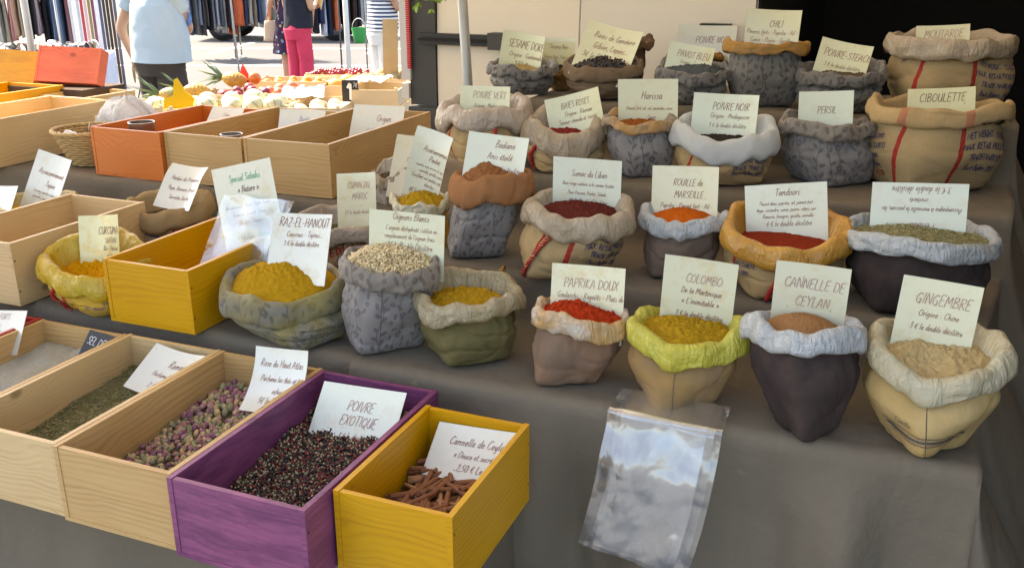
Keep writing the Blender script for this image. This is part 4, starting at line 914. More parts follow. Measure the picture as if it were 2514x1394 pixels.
sack('pnw', 'jute sack with thick white woven collar', JU[2], WOVEN, m_powder((.035, .03, .025), 1., 100.), .01, .8, .98, 1.06, -30, thick=1.7, prints=JP(.075, .0125) + [('2013', .013, -.115, .62, 10, 0, 1.6)], pmat=PM, cw=.8, sag=.02)
sack('per', 'grey floral sack with a floral collar between the white collared and the large jute sack', FL2, FL, HERB, .01, .8, .98, 1.12, -4, seam=.0)
sack('cib', 'large jute sack with thick rolled jute collar and two red stripes', JU[1], m_jute((.43, .30, .15), ((-.075, .02, (.40, .16, .09)), (.075, .02, (.40, .16, .09)))), HERB, .01, .8, .94, 1.10, -8, corner=.1, thick=1.7, prints=JP(.155, .0135) + JQ(-.155, .0125) + [('PVT LTD.', .013, -.14, .14, 10, 1, 1.8)], pmat=PM, wr=.6)
sack('ses', 'grey floral sack at the left end of the top row', FLD, FLD, m_powder((.40, .30, .13)), .008, .8, .95, 1.1)
sack('sno', 'small sack with orange cloth collar behind the first floral sack in the top row', ORC, ORC, m_powder((.03, .03, .03)), .008, .8)
sack('gen', 'taupe sack full of dark juniper berries in the top row', TAUPE3, TAUPE3, m_powder((.03, .02, .02)), .026, .15, .95, 1.08, stuff=PieceMaker(beads(.0042, 700, 3), [m_plain((.022, .016, .02), .55), m_plain((.04, .024, .018), .6), m_plain((.014, .012, .016), .5)]))
sack('brn', 'narrow dark brown sack standing behind the juniper sack', m_cloth((.10, .062, .038)), m_cloth((.11, .07, .042)), None)
sack('pav', 'grey floral sack of blue poppy seeds in the middle of the top row', FLD, FLD, PBLU, .012, .35, .95, 1.1)
sack('pnb', 'sack with ochre cloth collar behind the poppy seed sack', ORC, ORC, DARKF, .01, .8)
sack('chi', 'tall grey floral sack with ochre collar in the top row', FLD, ORC, m_powder((.25, .05, .015)), .01, .8, .95, 1.06, seam=-.01, wr=.7)
sack('ste', 'sagging dark floral sack left of the large jute sack in the top row', FLD, FLD, DARKF, .01, .8, 1.2, 1.16, wr=1.5, sag=.015)
sack('mou', 'large jute sack with beige plastic collar at the right end of the top row', JU[1], P_BEIGE, m_powder((.45, .30, .08)), .01, .9, .96, 1.06, thick=1.5, prints=JP(.15, .0125) + [('2013', .012, -.14, .66, 20, 0, 1.6)], pmat=PM, wr=1.2)

# ---------------------------------------------------------------- price cards with their lettering
INKS = {'ink': m_ink((.20, .075, .055)), 'pale': m_ink((.33, .20, .17)), 'green': m_ink((.10, .38, .20)), 'chalk': m_ink((.75, .75, .75)), 'dark': m_ink((.14, .07, .06)), 'blue': m_ink((.2, .17, .33))}
D3 = '3 € le double décilitre'; YC = (.74, .74, .50); MC_ = lambda s: m_card(YC, seed=float(s)); WC = lambda s: m_card((.80, .82, .80), seed=float(s), samt=.15, gloss=.2)
T = lambda a, b=.25, s=.19, x=.6, c='pale': (a, s, x, b, c)
card('ses', 'yellowish card reading SESAME DORÉ in the left floral sack of the top row', [T('SESAME DORÉ', .40, .2, .58, 'ink'), ('Origine : Guatemala', .13, .60, .64), ('2,50 €', .16, .5, .90)], MC_(1), bend=.012)
card('sno', 'card with black sesame text half hidden behind the SESAME DORÉ card', [('Sésame Noir', .17, .5, .42), ('Tahini, Pain, Patisseries', .13, .5, .80)], MC_(2), bend=.008)
card('gen', 'tilted card in the juniper berry sack in the top row', [('Baies de Genièvre', .14, .55, .34), ('Gibier, Lapins...', .14, .55, .58), ('3€ le Double Décilitre', .14, .55, .84)], m_card((.78, .78, .56), seed=3.), bend=.014)
card('pnb', 'pale card reading POIVRE NOIR at the back, partly hidden by the PAVOT BLEU card', [T('POIVRE NOIR', .58, .22, .60, 'ink')], m_card((.66, .67, .58), seed=4.), bend=.012)
card('pav', 'yellow card reading PAVOT BLEU in the poppy seed sack', [T('PAVOT BLEU', .44, .22, .56, 'ink'), ('Origine : Turquie', .13, .56, .66), ('Pain - Pâtisseries', .13, .56, .90)], MC_(5), bend=.01)
card('chi', 'yellow card reading CHILI in the tall ochre rimmed sack', [T('CHILI', .50, .19, .55, 'ink'), ('Piments forts - Paprika - Ail -', .13, .5, .72), ('Cumin - Poivre - Girofles', .13, .5, .95)], MC_(6), bend=.012)
card('ste', 'tilted card reading POIVRE-STEACK in the sagging floral sack', [T('POIVRE-STEACK', .55, .23, .56, 'ink'), ('3 € le double décilitre', .14, .52, .88)], m_card((.78, .79, .56), seed=7.), bend=.01)
card('mou', 'faded card reading MOUTARDE in the large jute sack of the top row', [T('MOUTARDE', .68, .42, .52, 'pale')], m_card((.76, .77, .58), seed=8.), bend=.004, ext=.05)
card('pv', 'yellow card reading POIVRE VERT in the beige lined sack by the van', [T('POIVRE VERT', .46, .26, .58, 'pale'), ('Origine : Madagascar', .16, .58, .80)], MC_(9), bend=.008)
card('br', 'tilted yellow card reading BAIES ROSES in the shiny beige lined sack', [T('BAIES ROSES', .42, .19, .52, 'ink'), ('Origine : Réunion', .15, .55, .68), ('Saveur chaude et sucrée', .15, .52, .92)], MC_(10), bend=.014)
card('har', 'card reading Harissa in the floral sack with orange collar', [('Harissa', .19, .56, .48), ('Piment fort, ail, sel, coriandre, carvi', .085, .52, .74), ('Cumin', .09, .56, .96)], m_card((.78, .79, .60), seed=11.), bend=.005)
card('pnw', 'round cornered card reading POIVRE NOIR in the white woven collared sack', [T('POIVRE NOIR', .38, .17, .58, 'ink'), ('Origine : Madagascar', .12, .58, .58), (D3, .11, .55, .80)], m_card((.76, .79, .60), seed=12.), bend=.014)
card('per', 'card reading PERSIL in the floral sack beside the large jute sack', [T('PERSIL', .72, .22, .52, 'ink')], m_card((.76, .79, .60), seed=13.), bend=.004)
card('cib', 'card reading CIBOULETTE in the large jute sack with jute collar', [T('CIBOULETTE', .68, .42, .52, 'dark')], m_card((.78, .77, .50), seed=14.), bend=.004, ext=.04)
card('pou', 'tall narrow curled card in the small golden orange sack', [('Assaisonnement', .075, .66, .30), ('Poulet', .075, .66, .42), ('coriandre, curry, curcuma, ail, oignon', .045, .6, .52), ('cannelle, girofle, poivre', .045, .66, .60), ('Excellent sur poulets rôtis', .055, .58, .69), ('blanches', .05, .66, .78), ('4€ le double décilitre', .075, .58, .92)], m_card((.80, .81, .68), seed=15.), bend=.010, curl=-.02)
card('ech', 'beige card half hidden behind the tall poultry seasoning card', [("l'échalote", .09, .6, .55), ('remplace', .09, .55, .72), ('3€', .10, .5, .90)], m_card((.74, .66, .46), seed=16.))
card('bad', 'shiny card reading Badiane Anis étoilé in the brown collared floral sack', [('Badiane', .17, .62, .30), ('Anis étoilé', .16, .56, .58), ('4 € le double décilitre', .15, .58, .88)], m_card((.76, .79, .66), seed=17.), bend=.008)
card('cum', 'stained card reading CUMIN DU MAROC in the grey beige lined sack', [T('CUMIN DU', .36, .15, .55, 'pale'), T('MAROC', .62, .15, .58, 'pale'), (D3, .09, .52, .96, 'pale')], m_card((.78, .76, .58), samt=.7, seed=18.), bend=.003)
card('taj', 'white card leaning in the cream sack at the left edge', [('Assaisonnement', .085, .55, .34), ('Tajine', .085, .6, .52), ('Curcuma, paprika, cumin, ail', .045, .55, .64), ('coriandre, poivre blanc, sel', .045, .55, .73), ('piment doux', .045, .6, .81), ('4 € le D', .085, .5, .96)], m_card((.82, .83, .78), seed=19.), bend=.008)
card('wht', 'plain white card cut off at the left edge', [('Tandoori', .14, .4, .5)], WC(20))
card('herb', 'white curled card in the jute sack behind the yellow box', [('Herbes de Provence', .10, .56, .38), ('Thym, Romarin, Origan', .085, .56, .60), ('Sarriette, Basilic', .085, .56, .80)], WC(21), bend=.010, curl=-.02, ext=.004)
card('spe', 'tall card reading Special Salades leaning on the empty yellow box', [('Special Salades', .085, .52, .20, 'green'), ('« Nature »', .08, .55, .34, 'dark'), ('Assaisonnement : Persil - Thym - Tomate', .045, .5, .52), ('Graines de Tournesol - Sésame', .045, .5, .62), ('Ciboulette - Fenugrec', .045, .5, .72), ('4 € le Double Décilitre', .06, .5, .90, 'green')], m_card((.82, .84, .76), seed=22.), bend=.002, ext=.06)
card('curc', 'yellow stained card reading CURCUMA standing in the turmeric', [T('CURCUMA', .42, .16, .70, 'ink'), ('SAFRAN', .12, .74, .62), ('Riz - Poisson', .10, .74, .78), ('2,50 €', .11, .72, .96)], m_card((.78, .72, .40), (.60, .36, .02), .8, seed=23.), bend=.010)
card('raz', 'stained white card reading RAZ-EL-HANOUT in the slanting floral sack', [T('RAZ-EL-HANOUT', .26, .17, .54, 'ink'), ('Couscous - Tajines...', .11, .56, .46), (D3, .10, .52, .64)], m_card((.80, .81, .74), samt=.6, seed=24.), bend=.006)
card('oig', 'wide card reading Oignons Blancs in the onion flake sack', [('Oignons Blancs', .16, .55, .18), ("L'oignon déshydraté s'utilise en", .11, .56, .42), ("remplacement de l'oignon frais.", .11, .54, .60), ('3€ le Double Décilitre', .14, .54, .82)], m_card((.79, .80, .62), seed=25.), bend=.004)
card('sum', 'card reading Sumac du Liban with light reflection in the sumac sack', [('Sumac du Liban', .125, .53, .36), ('Baie rouge violacé, à la saveur fruitée', .075, .52, .54), ('Pour Poisson, Poulet, Salade...', .075, .52, .72), ('4€ le Double Décilitre', .10, .52, .90)], m_card((.76, .80, .70), seed=26.), bend=.003)
card('rou', 'card reading ROUILLE de MARSEILLE in the orange powder sack', [T('ROUILLE de', .34, .115, .54, 'ink'), T('MARSEILLE', .55, .115, .56, 'ink'), ('Paprika - Piment fort - Ail -', .085, .53, .73), ('Coriandre - Safran', .085, .55, .90)], m_card((.80, .78, .60), seed=27.), bend=.006)
card('tan', 'wide card reading Tandoori in the orange lined sack', [('Tandoori', .17, .52, .27), ('Piment doux, paprika, ail, piment fort', .085, .5, .48), ('thym, coriandre, cumin, poivre, céleri, cari', .085, .5, .63), ('Romarin, fenugrec, girofle, cannelle', .085, .52, .78), ('4 € le double décilitre', .125, .53, .97)], m_card((.77, .81, .72), seed=28.), bend=.002)
card('fen', 'wide card standing upside down in the fennel seed sack', [('Fenouil', .17, .45, .22), ('Accompagne à merveille le poisson, les', .10, .47, .52), ('crustacés', .10, .5, .70), ('3 € le double décilitre', .13, .48, .92)], m_card((.77, .81, .72), seed=29.), bend=.002, flip=True)
card('pap', 'stained card reading PAPRIKA DOUX in the paprika sack', [T('PAPRIKA DOUX', .42, .17, .54, 'pale'), ('Goulaschs - Ragoûts - Plats de', .11, .54, .62), ('poulet', .11, .58, .82), ('3 €', .12, .45, 1.0)], m_card((.79, .78, .58), samt=.7, seed=30.), bend=.004)
card('col', 'card reading COLOMBO in the yellow green lined sack', [T('COLOMBO', .37, .13, .56, 'pale'), ('De la Martinique', .095, .54, .54), ("« L'inimitable »", .095, .54, .70), (D3, .085, .54, .90)], m_card((.80, .79, .60), samt=.6, seed=31.), bend=.003)
card('can', 'card reading CANNELLE DE CEYLAN in the cinnamon powder sack', [T('CANNELLE DE', .37, .15, .54, 'pale'), T('CEYLAN', .64, .15, .54, 'pale'), (D3, .085, .52, .88)], m_card((.80, .79, .62), seed=32.), bend=.003)
card('gin', 'card reading GINGEMBRE in the ginger sack at the right end', [T('GINGEMBRE', .40, .17, .55, 'pale'), ('Origine : Chine', .105, .53, .60), (D3, .095, .53, .82)], m_card((.80, .79, .60), samt=.5, seed=33.), bend=.003)
card('rose', 'curved card reading Rose du Haut Atlas in the rosebud box', [('Rose du Haut Atlas', .115, .52, .30), ('Parfume les thés et les', .095, .56, .54), ('infusions.', .095, .60, .74), ('5€ le Double', .11, .5, .92)], m_card((.82, .83, .78), seed=34.), bend=.004, tb=.05, ext=.01)
card('exo', 'card reading POIVRE EXOTIQUE in the purple peppercorn box', [T('POIVRE', .38, .15, .52, 'pale'), T('EXOTIQUE', .60, .15, .54, 'pale'), ('2 € le décilitre', .09, .53, .80, 'pale')], m_card((.76, .80, .70), samt=.4, seed=35.), bend=.002, ext=.02)
card('cst', 'card reading Cannelle de Ceylan leaning over the cinnamon sticks', [('Cannelle de Ceylan', .17, .53, .42), ('« Douce et sucré »', .13, .54, .68), ('2,50 € Les 5', .15, .56, .94)], m_card((.80, .82, .78), samt=.1, seed=36.), bend=.002, ext=.012)
card('rom', 'shiny white card lying in the rosemary box', [('Romarin', .16, .66, .42), ('Parfume les viandes', .10, .6, .66), ('2 € le', .12, .45, .92)], WC(37), bend=.010, ext=.01)
card('sla', 'black slate tag with chalk writing in the salt box', [('SEL DE', .26, .40, .48, 'chalk'), ('Guérande', .2, .6, .80, 'chalk')], m_plain((.022, .024, .03), .6), bend=0., ext=.015, name='slate_tag')
card('ori', 'card reading Origan in the right box of the back row', [('Origan', .20, .62, .50), ('A utiliser sur les', .10, .5, .80, 'pale')], WC(39), bend=.004)
card('bas', 'card reading Basilic in the middle box of the back row', [('Basilic', .24, .55, .55, 'blue')], WC(40), bend=.004)
card('thy', 'plain card reading Thym in the orange box', [('Thym', .22, .5, .55, 'pale')], WC(41), bend=.004)
card('pim', 'card reading Piment behind the orange box', [('Piment', .34, .55, .7)], m_card((.72, .72, .55), seed=42.), bend=.004)
card('for', 'card reading PIMENTS FORTS in the red box', [T('PIMENTS FORTS', .36, .22, .46, 'ink'), ('Entiers', .14, .5, .65), ('2 € le lot', .14, .5, .9)], m_card((.74, .70, .62), seed=43.), bend=.003)
# ---------------------------------------------------------------- awning that shades the stall, its pole, and the parked van
n_ = N('canvas'); n_.fin((.66, .60, .50), .9)
tr_ = n_.add('ShaderNodeBsdfTranslucent'); tr_.inputs[0].default_value = (.70, .60, .46, 1); ms_ = n_.add('ShaderNodeMixShader'); ms_.inputs[0].default_value = .16
n_.link(n_.p.outputs[0], ms_.inputs[1]); n_.link(tr_.outputs[0], ms_.inputs[2]); n_.link(ms_.outputs[0], n_.out.inputs[0]); M_CANVAS = n_.mat
aw = empty('stall_awning', (-1.3, 1.9, 0), 'cream canvas awning over the spice stall', 'awning')
mb = MB(); mb.grid(lambda u, v: (lerp(-2.75, 3.0, u), lerp(-1.05, 1.62, v), 2.28 + .18 * math.sin(PI * v) * .6 + .22 * v - .02 * math.sin(PI * u * 4)), 24, 10)
mb.build('canopy', M_CANVAS, aw)
for x_ in (-2.7, 2.95):
    mb = MB(); mb.tube([(x_, 1.62, 0), (x_, 1.62, 2.5)], .018, 10); mb.build('post', m_plain((.5, .5, .5), .4, metal=.6), aw)
    mb = MB(); mb.tube([(x_, 1.62, 2.48), (x_, -1.05, 2.27)], .014, 8); mb.build('rail', m_plain((.5, .5, .5), .4, metal=.6), aw)
mb = MB(); mb.tube([(0, 0, 0), (-.1, .06, 1.2), (-.19, .11, 2.4)], .0165, 16)
tag(mb.build('tent_pole', m_plain((.36, .37, .36), .45, metal=.5), loc=(-1.21, 2.80, 0)), 'grey metal tent pole standing in front of the van', 'pole')
van = empty('parked_van', (-1.72, 3.43, 0), 'cream van with dark rear pillar parked behind the stall', 'van', rz=R(-5))
CREAM = m_plain((.74, .67, .55), .35, var=.03, scale=3.); TRIM = m_plain((.045, .045, .043), .6, var=.1); BLK = m_plain((.012, .012, .012), .45, var=.1)
def vp(nm, m, mb, par=van, sm=False, bv=.004): return bevel(mb.build(nm, m, par, sm), bv, 3)
def curve_panel(x0, x1, z0, z1, th=.03, y0=0.):
    mb = MB()
    def bulge(z): return .05 * ((z - 1.1) / .9) ** 2
    mb.grid(lambda u, v: (lerp(x0, x1, u), y0 + bulge(lerp(z0, z1, v)), lerp(z0, z1, v)), 4, 14)
    mb.grid(lambda u, v: (lerp(x1, x0, u), y0 + th + bulge(lerp(z0, z1, v)), lerp(z0, z1, v)), 4, 14)
    for xx in (x0, x1): mb.grid(lambda u, v: (xx, y0 + (u if xx == x1 else 1 - u) * th + bulge(lerp(z0, z1, v)), lerp(z0, z1, v)), 1, 14)
    return mb
curve_panel(.012, .62, .32, 2.02).build('rear_quarter_panel', CREAM, van)
curve_panel(.628, 1.262, .32, 2.02, y0=-.003).build('sliding_door', m_plain((.68, .63, .54), .35, var=.03, scale=3.), van)
mb = MB(); mb.box(-.115, .008, -.006, .06, 1.10, 2.0); vp('rear_pillar', TRIM, mb, bv=.012)
mb = MB(); mb.box(-.125, .010, -.012, .10, .55, 1.092); vp('rear_bumper', m_plain((.06, .06, .058), .65), mb, bv=.015)
tl = MB(); tl.box(-.150, -.106, -.018, .05, 1.20, 1.62); tlo = vp('tail_light', m_plain((.55, .55, .56), .12, var=.03), tl, bv=.012)
mb = MB()
for k in range(44): mb.box(-.1165, -.100, -.0235, -.016, 1.245 + k * .0083, 1.2515 + k * .0083)
mb.build('red_lens', m_plain((.55, .02, .03), .2, var=.2), tlo, False)
mb = MB(); mb.box(-.15, -.115, -.02, .03, 1.125, 1.185); vp('bumper_clip', m_plain((.62, .60, .54), .4), mb, bv=.008)
rl = MB(); rl.box(-.055, .33, -.035, -.002, 1.345, 1.388); rlo = vp('door_rail', BLK, rl, bv=.008)
mb = MB(); mb.box(-.05, .33, -.045, -.036, 1.360, 1.372); mb.build('groove', m_plain((.004, .004, .004), .8), rlo, False)
hb = MB(); hb.box(.27, .385, -.055, -.003, 1.336, 1.398); vp('rail_end_cap', TRIM, hb, bv=.02)
hb = MB(); hb.box(1.09, 1.19, -.05, -.004, 1.375, 1.455); vp('door_handle', BLK, hb, bv=.02)
# cargo space seen through the open side
dk = m_plain((.010, .008, .006), .9, var=.3)
mb = MB(); mb.box(1.27, 3.6, 1.3, 1.34, .3, 2.05); mb.build('far_wall', dk, van, False)
mb = MB(); mb.box(1.262, 1.275, .04, 1.3, .3, 2.05); mb.build('partition', dk, van, False)
mb = MB(); mb.box(1.27, 3.6, .0, 1.3, .28, .30); mb.build('cargo_floor', dk, van, False)
mb = MB(); mb.box(.0, 3.9, .0, 1.9, 2.05, 2.10); mb.build('roof', CREAM, van, False)
mb = MB(); mb.box(3.6, 3.64, .0, 1.3, .3, 2.05); mb.build('bulkhead', dk, van, False)
for wx in (.75, 3.2):
    mb = MB(); mb.tube([(wx, .03, .33), (wx, .23, .33)], .33, 28); w_ = mb.build('wheel', m_plain((.02, .02, .02), .85), van)
    mb = MB(); mb.tube([(wx, .015, .33), (wx, .03, .33)], .2, 20); mb.build('rim', m_plain((.4, .4, .4), .4, metal=.8), w_)
cur = MB(); cur.grid(lambda u, v: (.40 + 1.1 * u, 3.18 + .03 * math.sin(u * 40) + .02 * nz(u * 9, v), lerp(.02, 2.3, v)), 60, 10)
tag(cur.build('black_curtain', m_cloth((.012, .012, .014), var=.3)), 'black curtain hanging behind the right end of the stall', 'curtain')
sw = MB(); sw.grid(lambda u, v: (.80 + .02 * math.sin(u * 30) + .02 * nz(u * 7, v), lerp(1.0, 3.15, u), lerp(.02, 2.3, v)), 50, 8)  # unseen cloth, added to keep light from the right off the stall
tag(sw.build('added_shade_curtain', m_cloth((.03, .028, .028), var=.3)), 'unseen dark curtain added at the right end to block light', 'curtain')
# leafy sprig hanging in at the top
sp_ = empty('hanging_plant', (-1.42, 2.80, 1.95), 'green leafy sprig hanging in front of the van', 'plant')
mb = MB(); lf = MB(); rnd = random.Random(4)
for k in range(5):
    a = k * 1.3; pts = [Vector((math.cos(a) * .05 * t * t, math.sin(a) * .03 * t * t, -.40 * t - .01 * k)) for t in [i / 10 for i in range(11)]]
    mb.tube(pts, .0015, 5)
    for i, p in enumerate(pts[2:]):
        for sd in (-1, 1):
            an = a + sd * 1.2 + rnd.uniform(-.5, .5); L = .022 * rnd.uniform(.7, 1.3); d = Vector((math.cos(an) * .8, math.sin(an) * .5, -.6 + rnd.uniform(-.3, .3))).normalized(); s = d.cross(Vector((0, 1, .3))).normalized() * L * .28
            lf.poly([p, p + d * L * .5 + s, p + d * L, p + d * L * .5 - s])
mb.build('stem', m_plain((.10, .16, .03), .7), sp_); lf.build('leaf', m_plain((.20, .34, .04), .5, var=.3, scale=60.), sp_, False)

# ---------------------------------------------------------------- sunlit fruit stall
FR = R(17)
FW = dict(col=(.62, .50, .33), dark=(.46, .33, .18))
tb = empty('fruit_table', (-3.75, 5.1, 0), 'trestle table under the fruit crates', 'table', rz=FR)
mb = MB(); mb.box(-1.0, 1.0, -.62, 1.05, .69, .72, grain='x'); mb.build('table_top', m_wood(FW['col'], FW['dark'], .6, 2.), tb, False)
for x_ in (-.9, .9):
    for y_ in (-.5, .95):
        mb = MB(); mb.box(x_ - .02, x_ + .02, y_ - .02, y_ + .02, 0, .69); mb.build('leg', m_plain((.3, .3, .3), .4, metal=.5), tb, False)
def fruit_crate(label, c, w, l, h, rz=FR, tone=FW, seed=0., z0=.722):
    rt = empty('fruit_crate', (c[0], c[1], z0), label, 'crate', None, rz); t = .007; hw, hl = w / 2, l / 2
    wd = [m_wood(tone['col'], tone['dark'], .65, seed + k) for k in range(2)]
    k = 0
    for (z_a, z_b) in ((.01, h * .46), (h * .52, h)):
        for b, gr in (((-hw, hw, -hl, -hl + t, z_a, z_b), 'x'), ((-hw, hw, hl - t, hl, z_a, z_b), 'x'), ((-hw, -hw + t, -hl + t + .0005, hl - t - .0005, z_a, z_b), 'y'), ((hw - t, hw, -hl + t + .0005, hl - t - .0005, z_a, z_b), 'y')):
            m = MB(); m.box(*b, grain=gr, off=seed + k); m.build('slat', wd[k % 2], rt, False); k += 1
    for x in (-1, 1):
        for y in (-1, 1):
            m = MB(); xx = x * (hw - t - .009); yy = y * (hl - t - .009); m.box(xx - .0085, xx + .0085, yy - .0085, yy + .0085, .0, h + .012, grain='z'); m.build('corner_post', wd[0], rt, False)
    m = MB(); m.box(-hw + t + .001, hw - t - .001, -hl + t + .001, hl - t - .001, .011, .017, grain='x'); m.build('base_panel', wd[1], rt, False)
    return rt
fruit_crate('pale crate of melons at the left of the fruit stall', (-4.22, 4.42), .46, .36, .13, seed=1.)
fruit_crate('wide pale crate of melons at the front of the fruit stall', (-3.63, 4.56), .64, .40, .13, seed=2.)
fruit_crate('sunlit crate of pale round fruit right of the melons', (-3.20, 4.86), .34, .50, .13, seed=3., rz=FR)
fruit_crate('crate of dark plums and nectarines behind the melons', (-3.86, 4.92), .46, .28, .15, seed=4.)
fruit_crate('crate of peaches in the middle of the fruit stall', (-3.60, 5.06), .34, .28, .15, seed=5., z0=.725)
fruit_crate('long crate of clementines behind the peaches', (-3.74, 5.36), .50, .28, .19, seed=6.)
fruit_crate('crate of big oranges beside the clementines', (-3.36, 5.42), .30, .26, .17, seed=7.)
fruit_crate('crate of brown kiwis near the van', (-3.15, 5.68), .42, .34, .20, seed=8.)
fruit_crate('bright stacked crate nearest the van', (-2.98, 5.18), .30, .40, .20, seed=9.)
fruit_crate('tray crate of red cherries at the back', (-3.68, 5.80), .40, .30, .19, seed=10.)
def m_melon():
    n = N('melon'); c = n.coord(); sep = n.add('ShaderNodeSeparateXYZ'); n.link(c, sep.inputs[0])
    a = n.math('ARCTAN2', sep.outputs[1], sep.outputs[0]); st = n.math('POWER', n.math('ABSOLUTE', n.math('COSINE', n.math('MULTIPLY', a, 4.5))), 22.)
    f = n.noise(c, 60, 3)
    colr = n.mix(f, (.50, .47, .28), (.66, .62, .42)); colr = n.mix(n.math('MULTIPLY', st, .8), colr, (.14, .24, .12))
    return n.fin(colr, .6, n.noise(c, 180, 2), .3, .002)
def m_fruit(a, b, sc=18., rough=.4):
    n = N('fruit'); c = n.coord(); return n.fin(n.mix(n.ramp(n.noise(c, sc, 3), [(.35, 0.), (.65, 1.)]), a, b), rough, n.noise(c, 300, 2), .08, .001)
def fruit_mesh(name, r, mat, sq=(1, 1, .95), lobes=0, dim=.12, nu=20, nv=12):
    mb = MB()
    def fn(u, v):
        a = 2 * PI * u; t = PI * (v * .996 + .002); k = 1 + lobes * .012 * math.cos(a * 9)
        d = 1 - dim * (max(0, abs(math.cos(t)) - .86) / .14) ** 2
        return (r * sq[0] * k * math.cos(a) * math.sin(t), r * sq[1] * k * math.sin(a) * math.sin(t), -r * sq[2] * math.cos(t) * d)
    mb.grid(fn, nu, nv, True)
    return mb.mesh(name, mat)
MEL = [(-4.35, 4.32, .86), (-4.43, 4.45, .86), (-4.23, 4.37, .87), (-4.10, 4.44, .86), (-3.86, 4.50, .87), (-3.90, 4.66, .87), (-3.73, 4.44, .88), (-3.58, 4.49, .88), (-3.69, 4.62, .89), (-3.46, 4.53, .88), (-3.55, 4.66, .90), (-3.36, 4.58, .88), (-3.42, 4.70, .88)]
mm = fruit_mesh('melon', .066, m_melon(), (1, 1, .93), 1); rnd = random.Random(2)
for i, p in enumerate(MEL):
    o = place('melon', mm, None, (p[0], p[1], p[2] - .03), (rnd.uniform(-.9, .9), rnd.uniform(-.9, .9), rnd.uniform(0, 6)), (rnd.uniform(.93, 1.08),) * 3)
    tag(o, 'pale ribbed melon in the ' + ('left melon crate' if i < 4 else 'wide front crate of the fruit stall'), 'melon', 'melons in the left crate' if i < 4 else 'melons in the wide front crate')
def heap(name, label, group, mesh, pts, z=None, js=.1):
    for p in pts:
        o = place(name, mesh, None, (p[0], p[1], p[2] if z is None else z), (rnd.uniform(-1, 1), rnd.uniform(-1, 1), rnd.uniform(0, 6)), (rnd.uniform(1 - js, 1 + js),) * 3); tag(o, label, name.replace('_', ' '), group)
heap('pale_fruit', 'pale round fruit in the sunlit crate right of the melons', 'pale fruit', fruit_mesh('pale_fruit', .048, m_fruit((.68, .55, .36), (.72, .66, .52))), [(-3.30, 4.76, .80), (-3.19, 4.78, .80), (-3.13, 4.88, .80), (-3.26, 4.88, .82), (-3.20, 4.98, .81), (-3.30, 4.98, .80), (-3.12, 5.0, .80)])
heap('nectarine', 'dark red nectarine in the crate behind the melons', 'nectarines', fruit_mesh('nectarine', .036, m_fruit((.30, .02, .03), (.14, .015, .04)), dim=.25), [(-3.90, 4.82, .86), (-3.81, 4.84, .86), (-3.73, 4.88, .86), (-3.86, 4.90, .88), (-3.77, 4.93, .88), (-3.69, 4.96, .87), (-3.82, 4.97, .89), (-3.74, 5.0, .87), (-3.95, 4.86, .86)])
heap('peach', 'rosy peach in the middle crate', 'peaches', fruit_mesh('peach', .040, m_fruit((.45, .05, .04), (.58, .22, .08)), dim=.2), [(-3.68, 4.99, .87), (-3.60, 4.98, .87), (-3.52, 5.02, .87), (-3.66, 5.07, .88), (-3.57, 5.08, .90), (-3.49, 5.10, .88), (-3.62, 5.14, .88), (-3.54, 5.16, .87)])
heap('apple', 'large shiny red apple on top of the fruit', None, fruit_mesh('apple', .045, m_fruit((.50, .02, .015), (.50, .16, .03), 9., .25), dim=.3), [(-3.84, 5.06, .945)])
heap('clementine', 'orange clementine in the long crate', 'clementines', fruit_mesh('clementine', .034, m_fruit((.75, .26, .01), (.70, .22, .01)), (1, 1, .85)), [(-3.90, 5.27, .885), (-3.82, 5.29, .885), (-3.74, 5.32, .885), (-3.66, 5.34, .885), (-3.58, 5.37, .885), (-3.86, 5.35, .90), (-3.77, 5.38, .90), (-3.68, 5.41, .90), (-3.60, 5.44, .89)])
heap('orange', 'big orange in the crate beside the clementines', 'oranges', fruit_mesh('orange', .055, m_fruit((.72, .28, .04), (.75, .36, .08))), [(-3.43, 5.36, .88), (-3.31, 5.40, .89), (-3.40, 5.48, .89), (-3.28, 5.50, .88)])
heap('kiwi', 'brown kiwi in the crate near the van', 'kiwis', fruit_mesh('kiwi', .036, m_fruit((.28, .20, .09), (.38, .30, .16), 30., .85), (1, 1, 1.25)), [(-3.28, 5.59, .91), (-3.19, 5.58, .91), (-3.10, 5.60, .91), (-3.03, 5.62, .91), (-3.24, 5.66, .935), (-3.15, 5.66, .94), (-3.06, 5.69, .935), (-3.22, 5.74, .93), (-3.12, 5.75, .93), (-3.28, 5.70, .92)])
heap('cherry', 'red cherry in the back tray', 'cherries', fruit_mesh('cherry', .017, m_fruit((.30, .01, .015), (.18, .01, .02), 20., .2), nu=10, nv=7), [(-3.82 + .045 * (i % 7) + .01 * (i // 7), 5.70 + .035 * (i // 7) + .014 * (i % 7), .905 + .012 * (i % 3)) for i in range(35)])
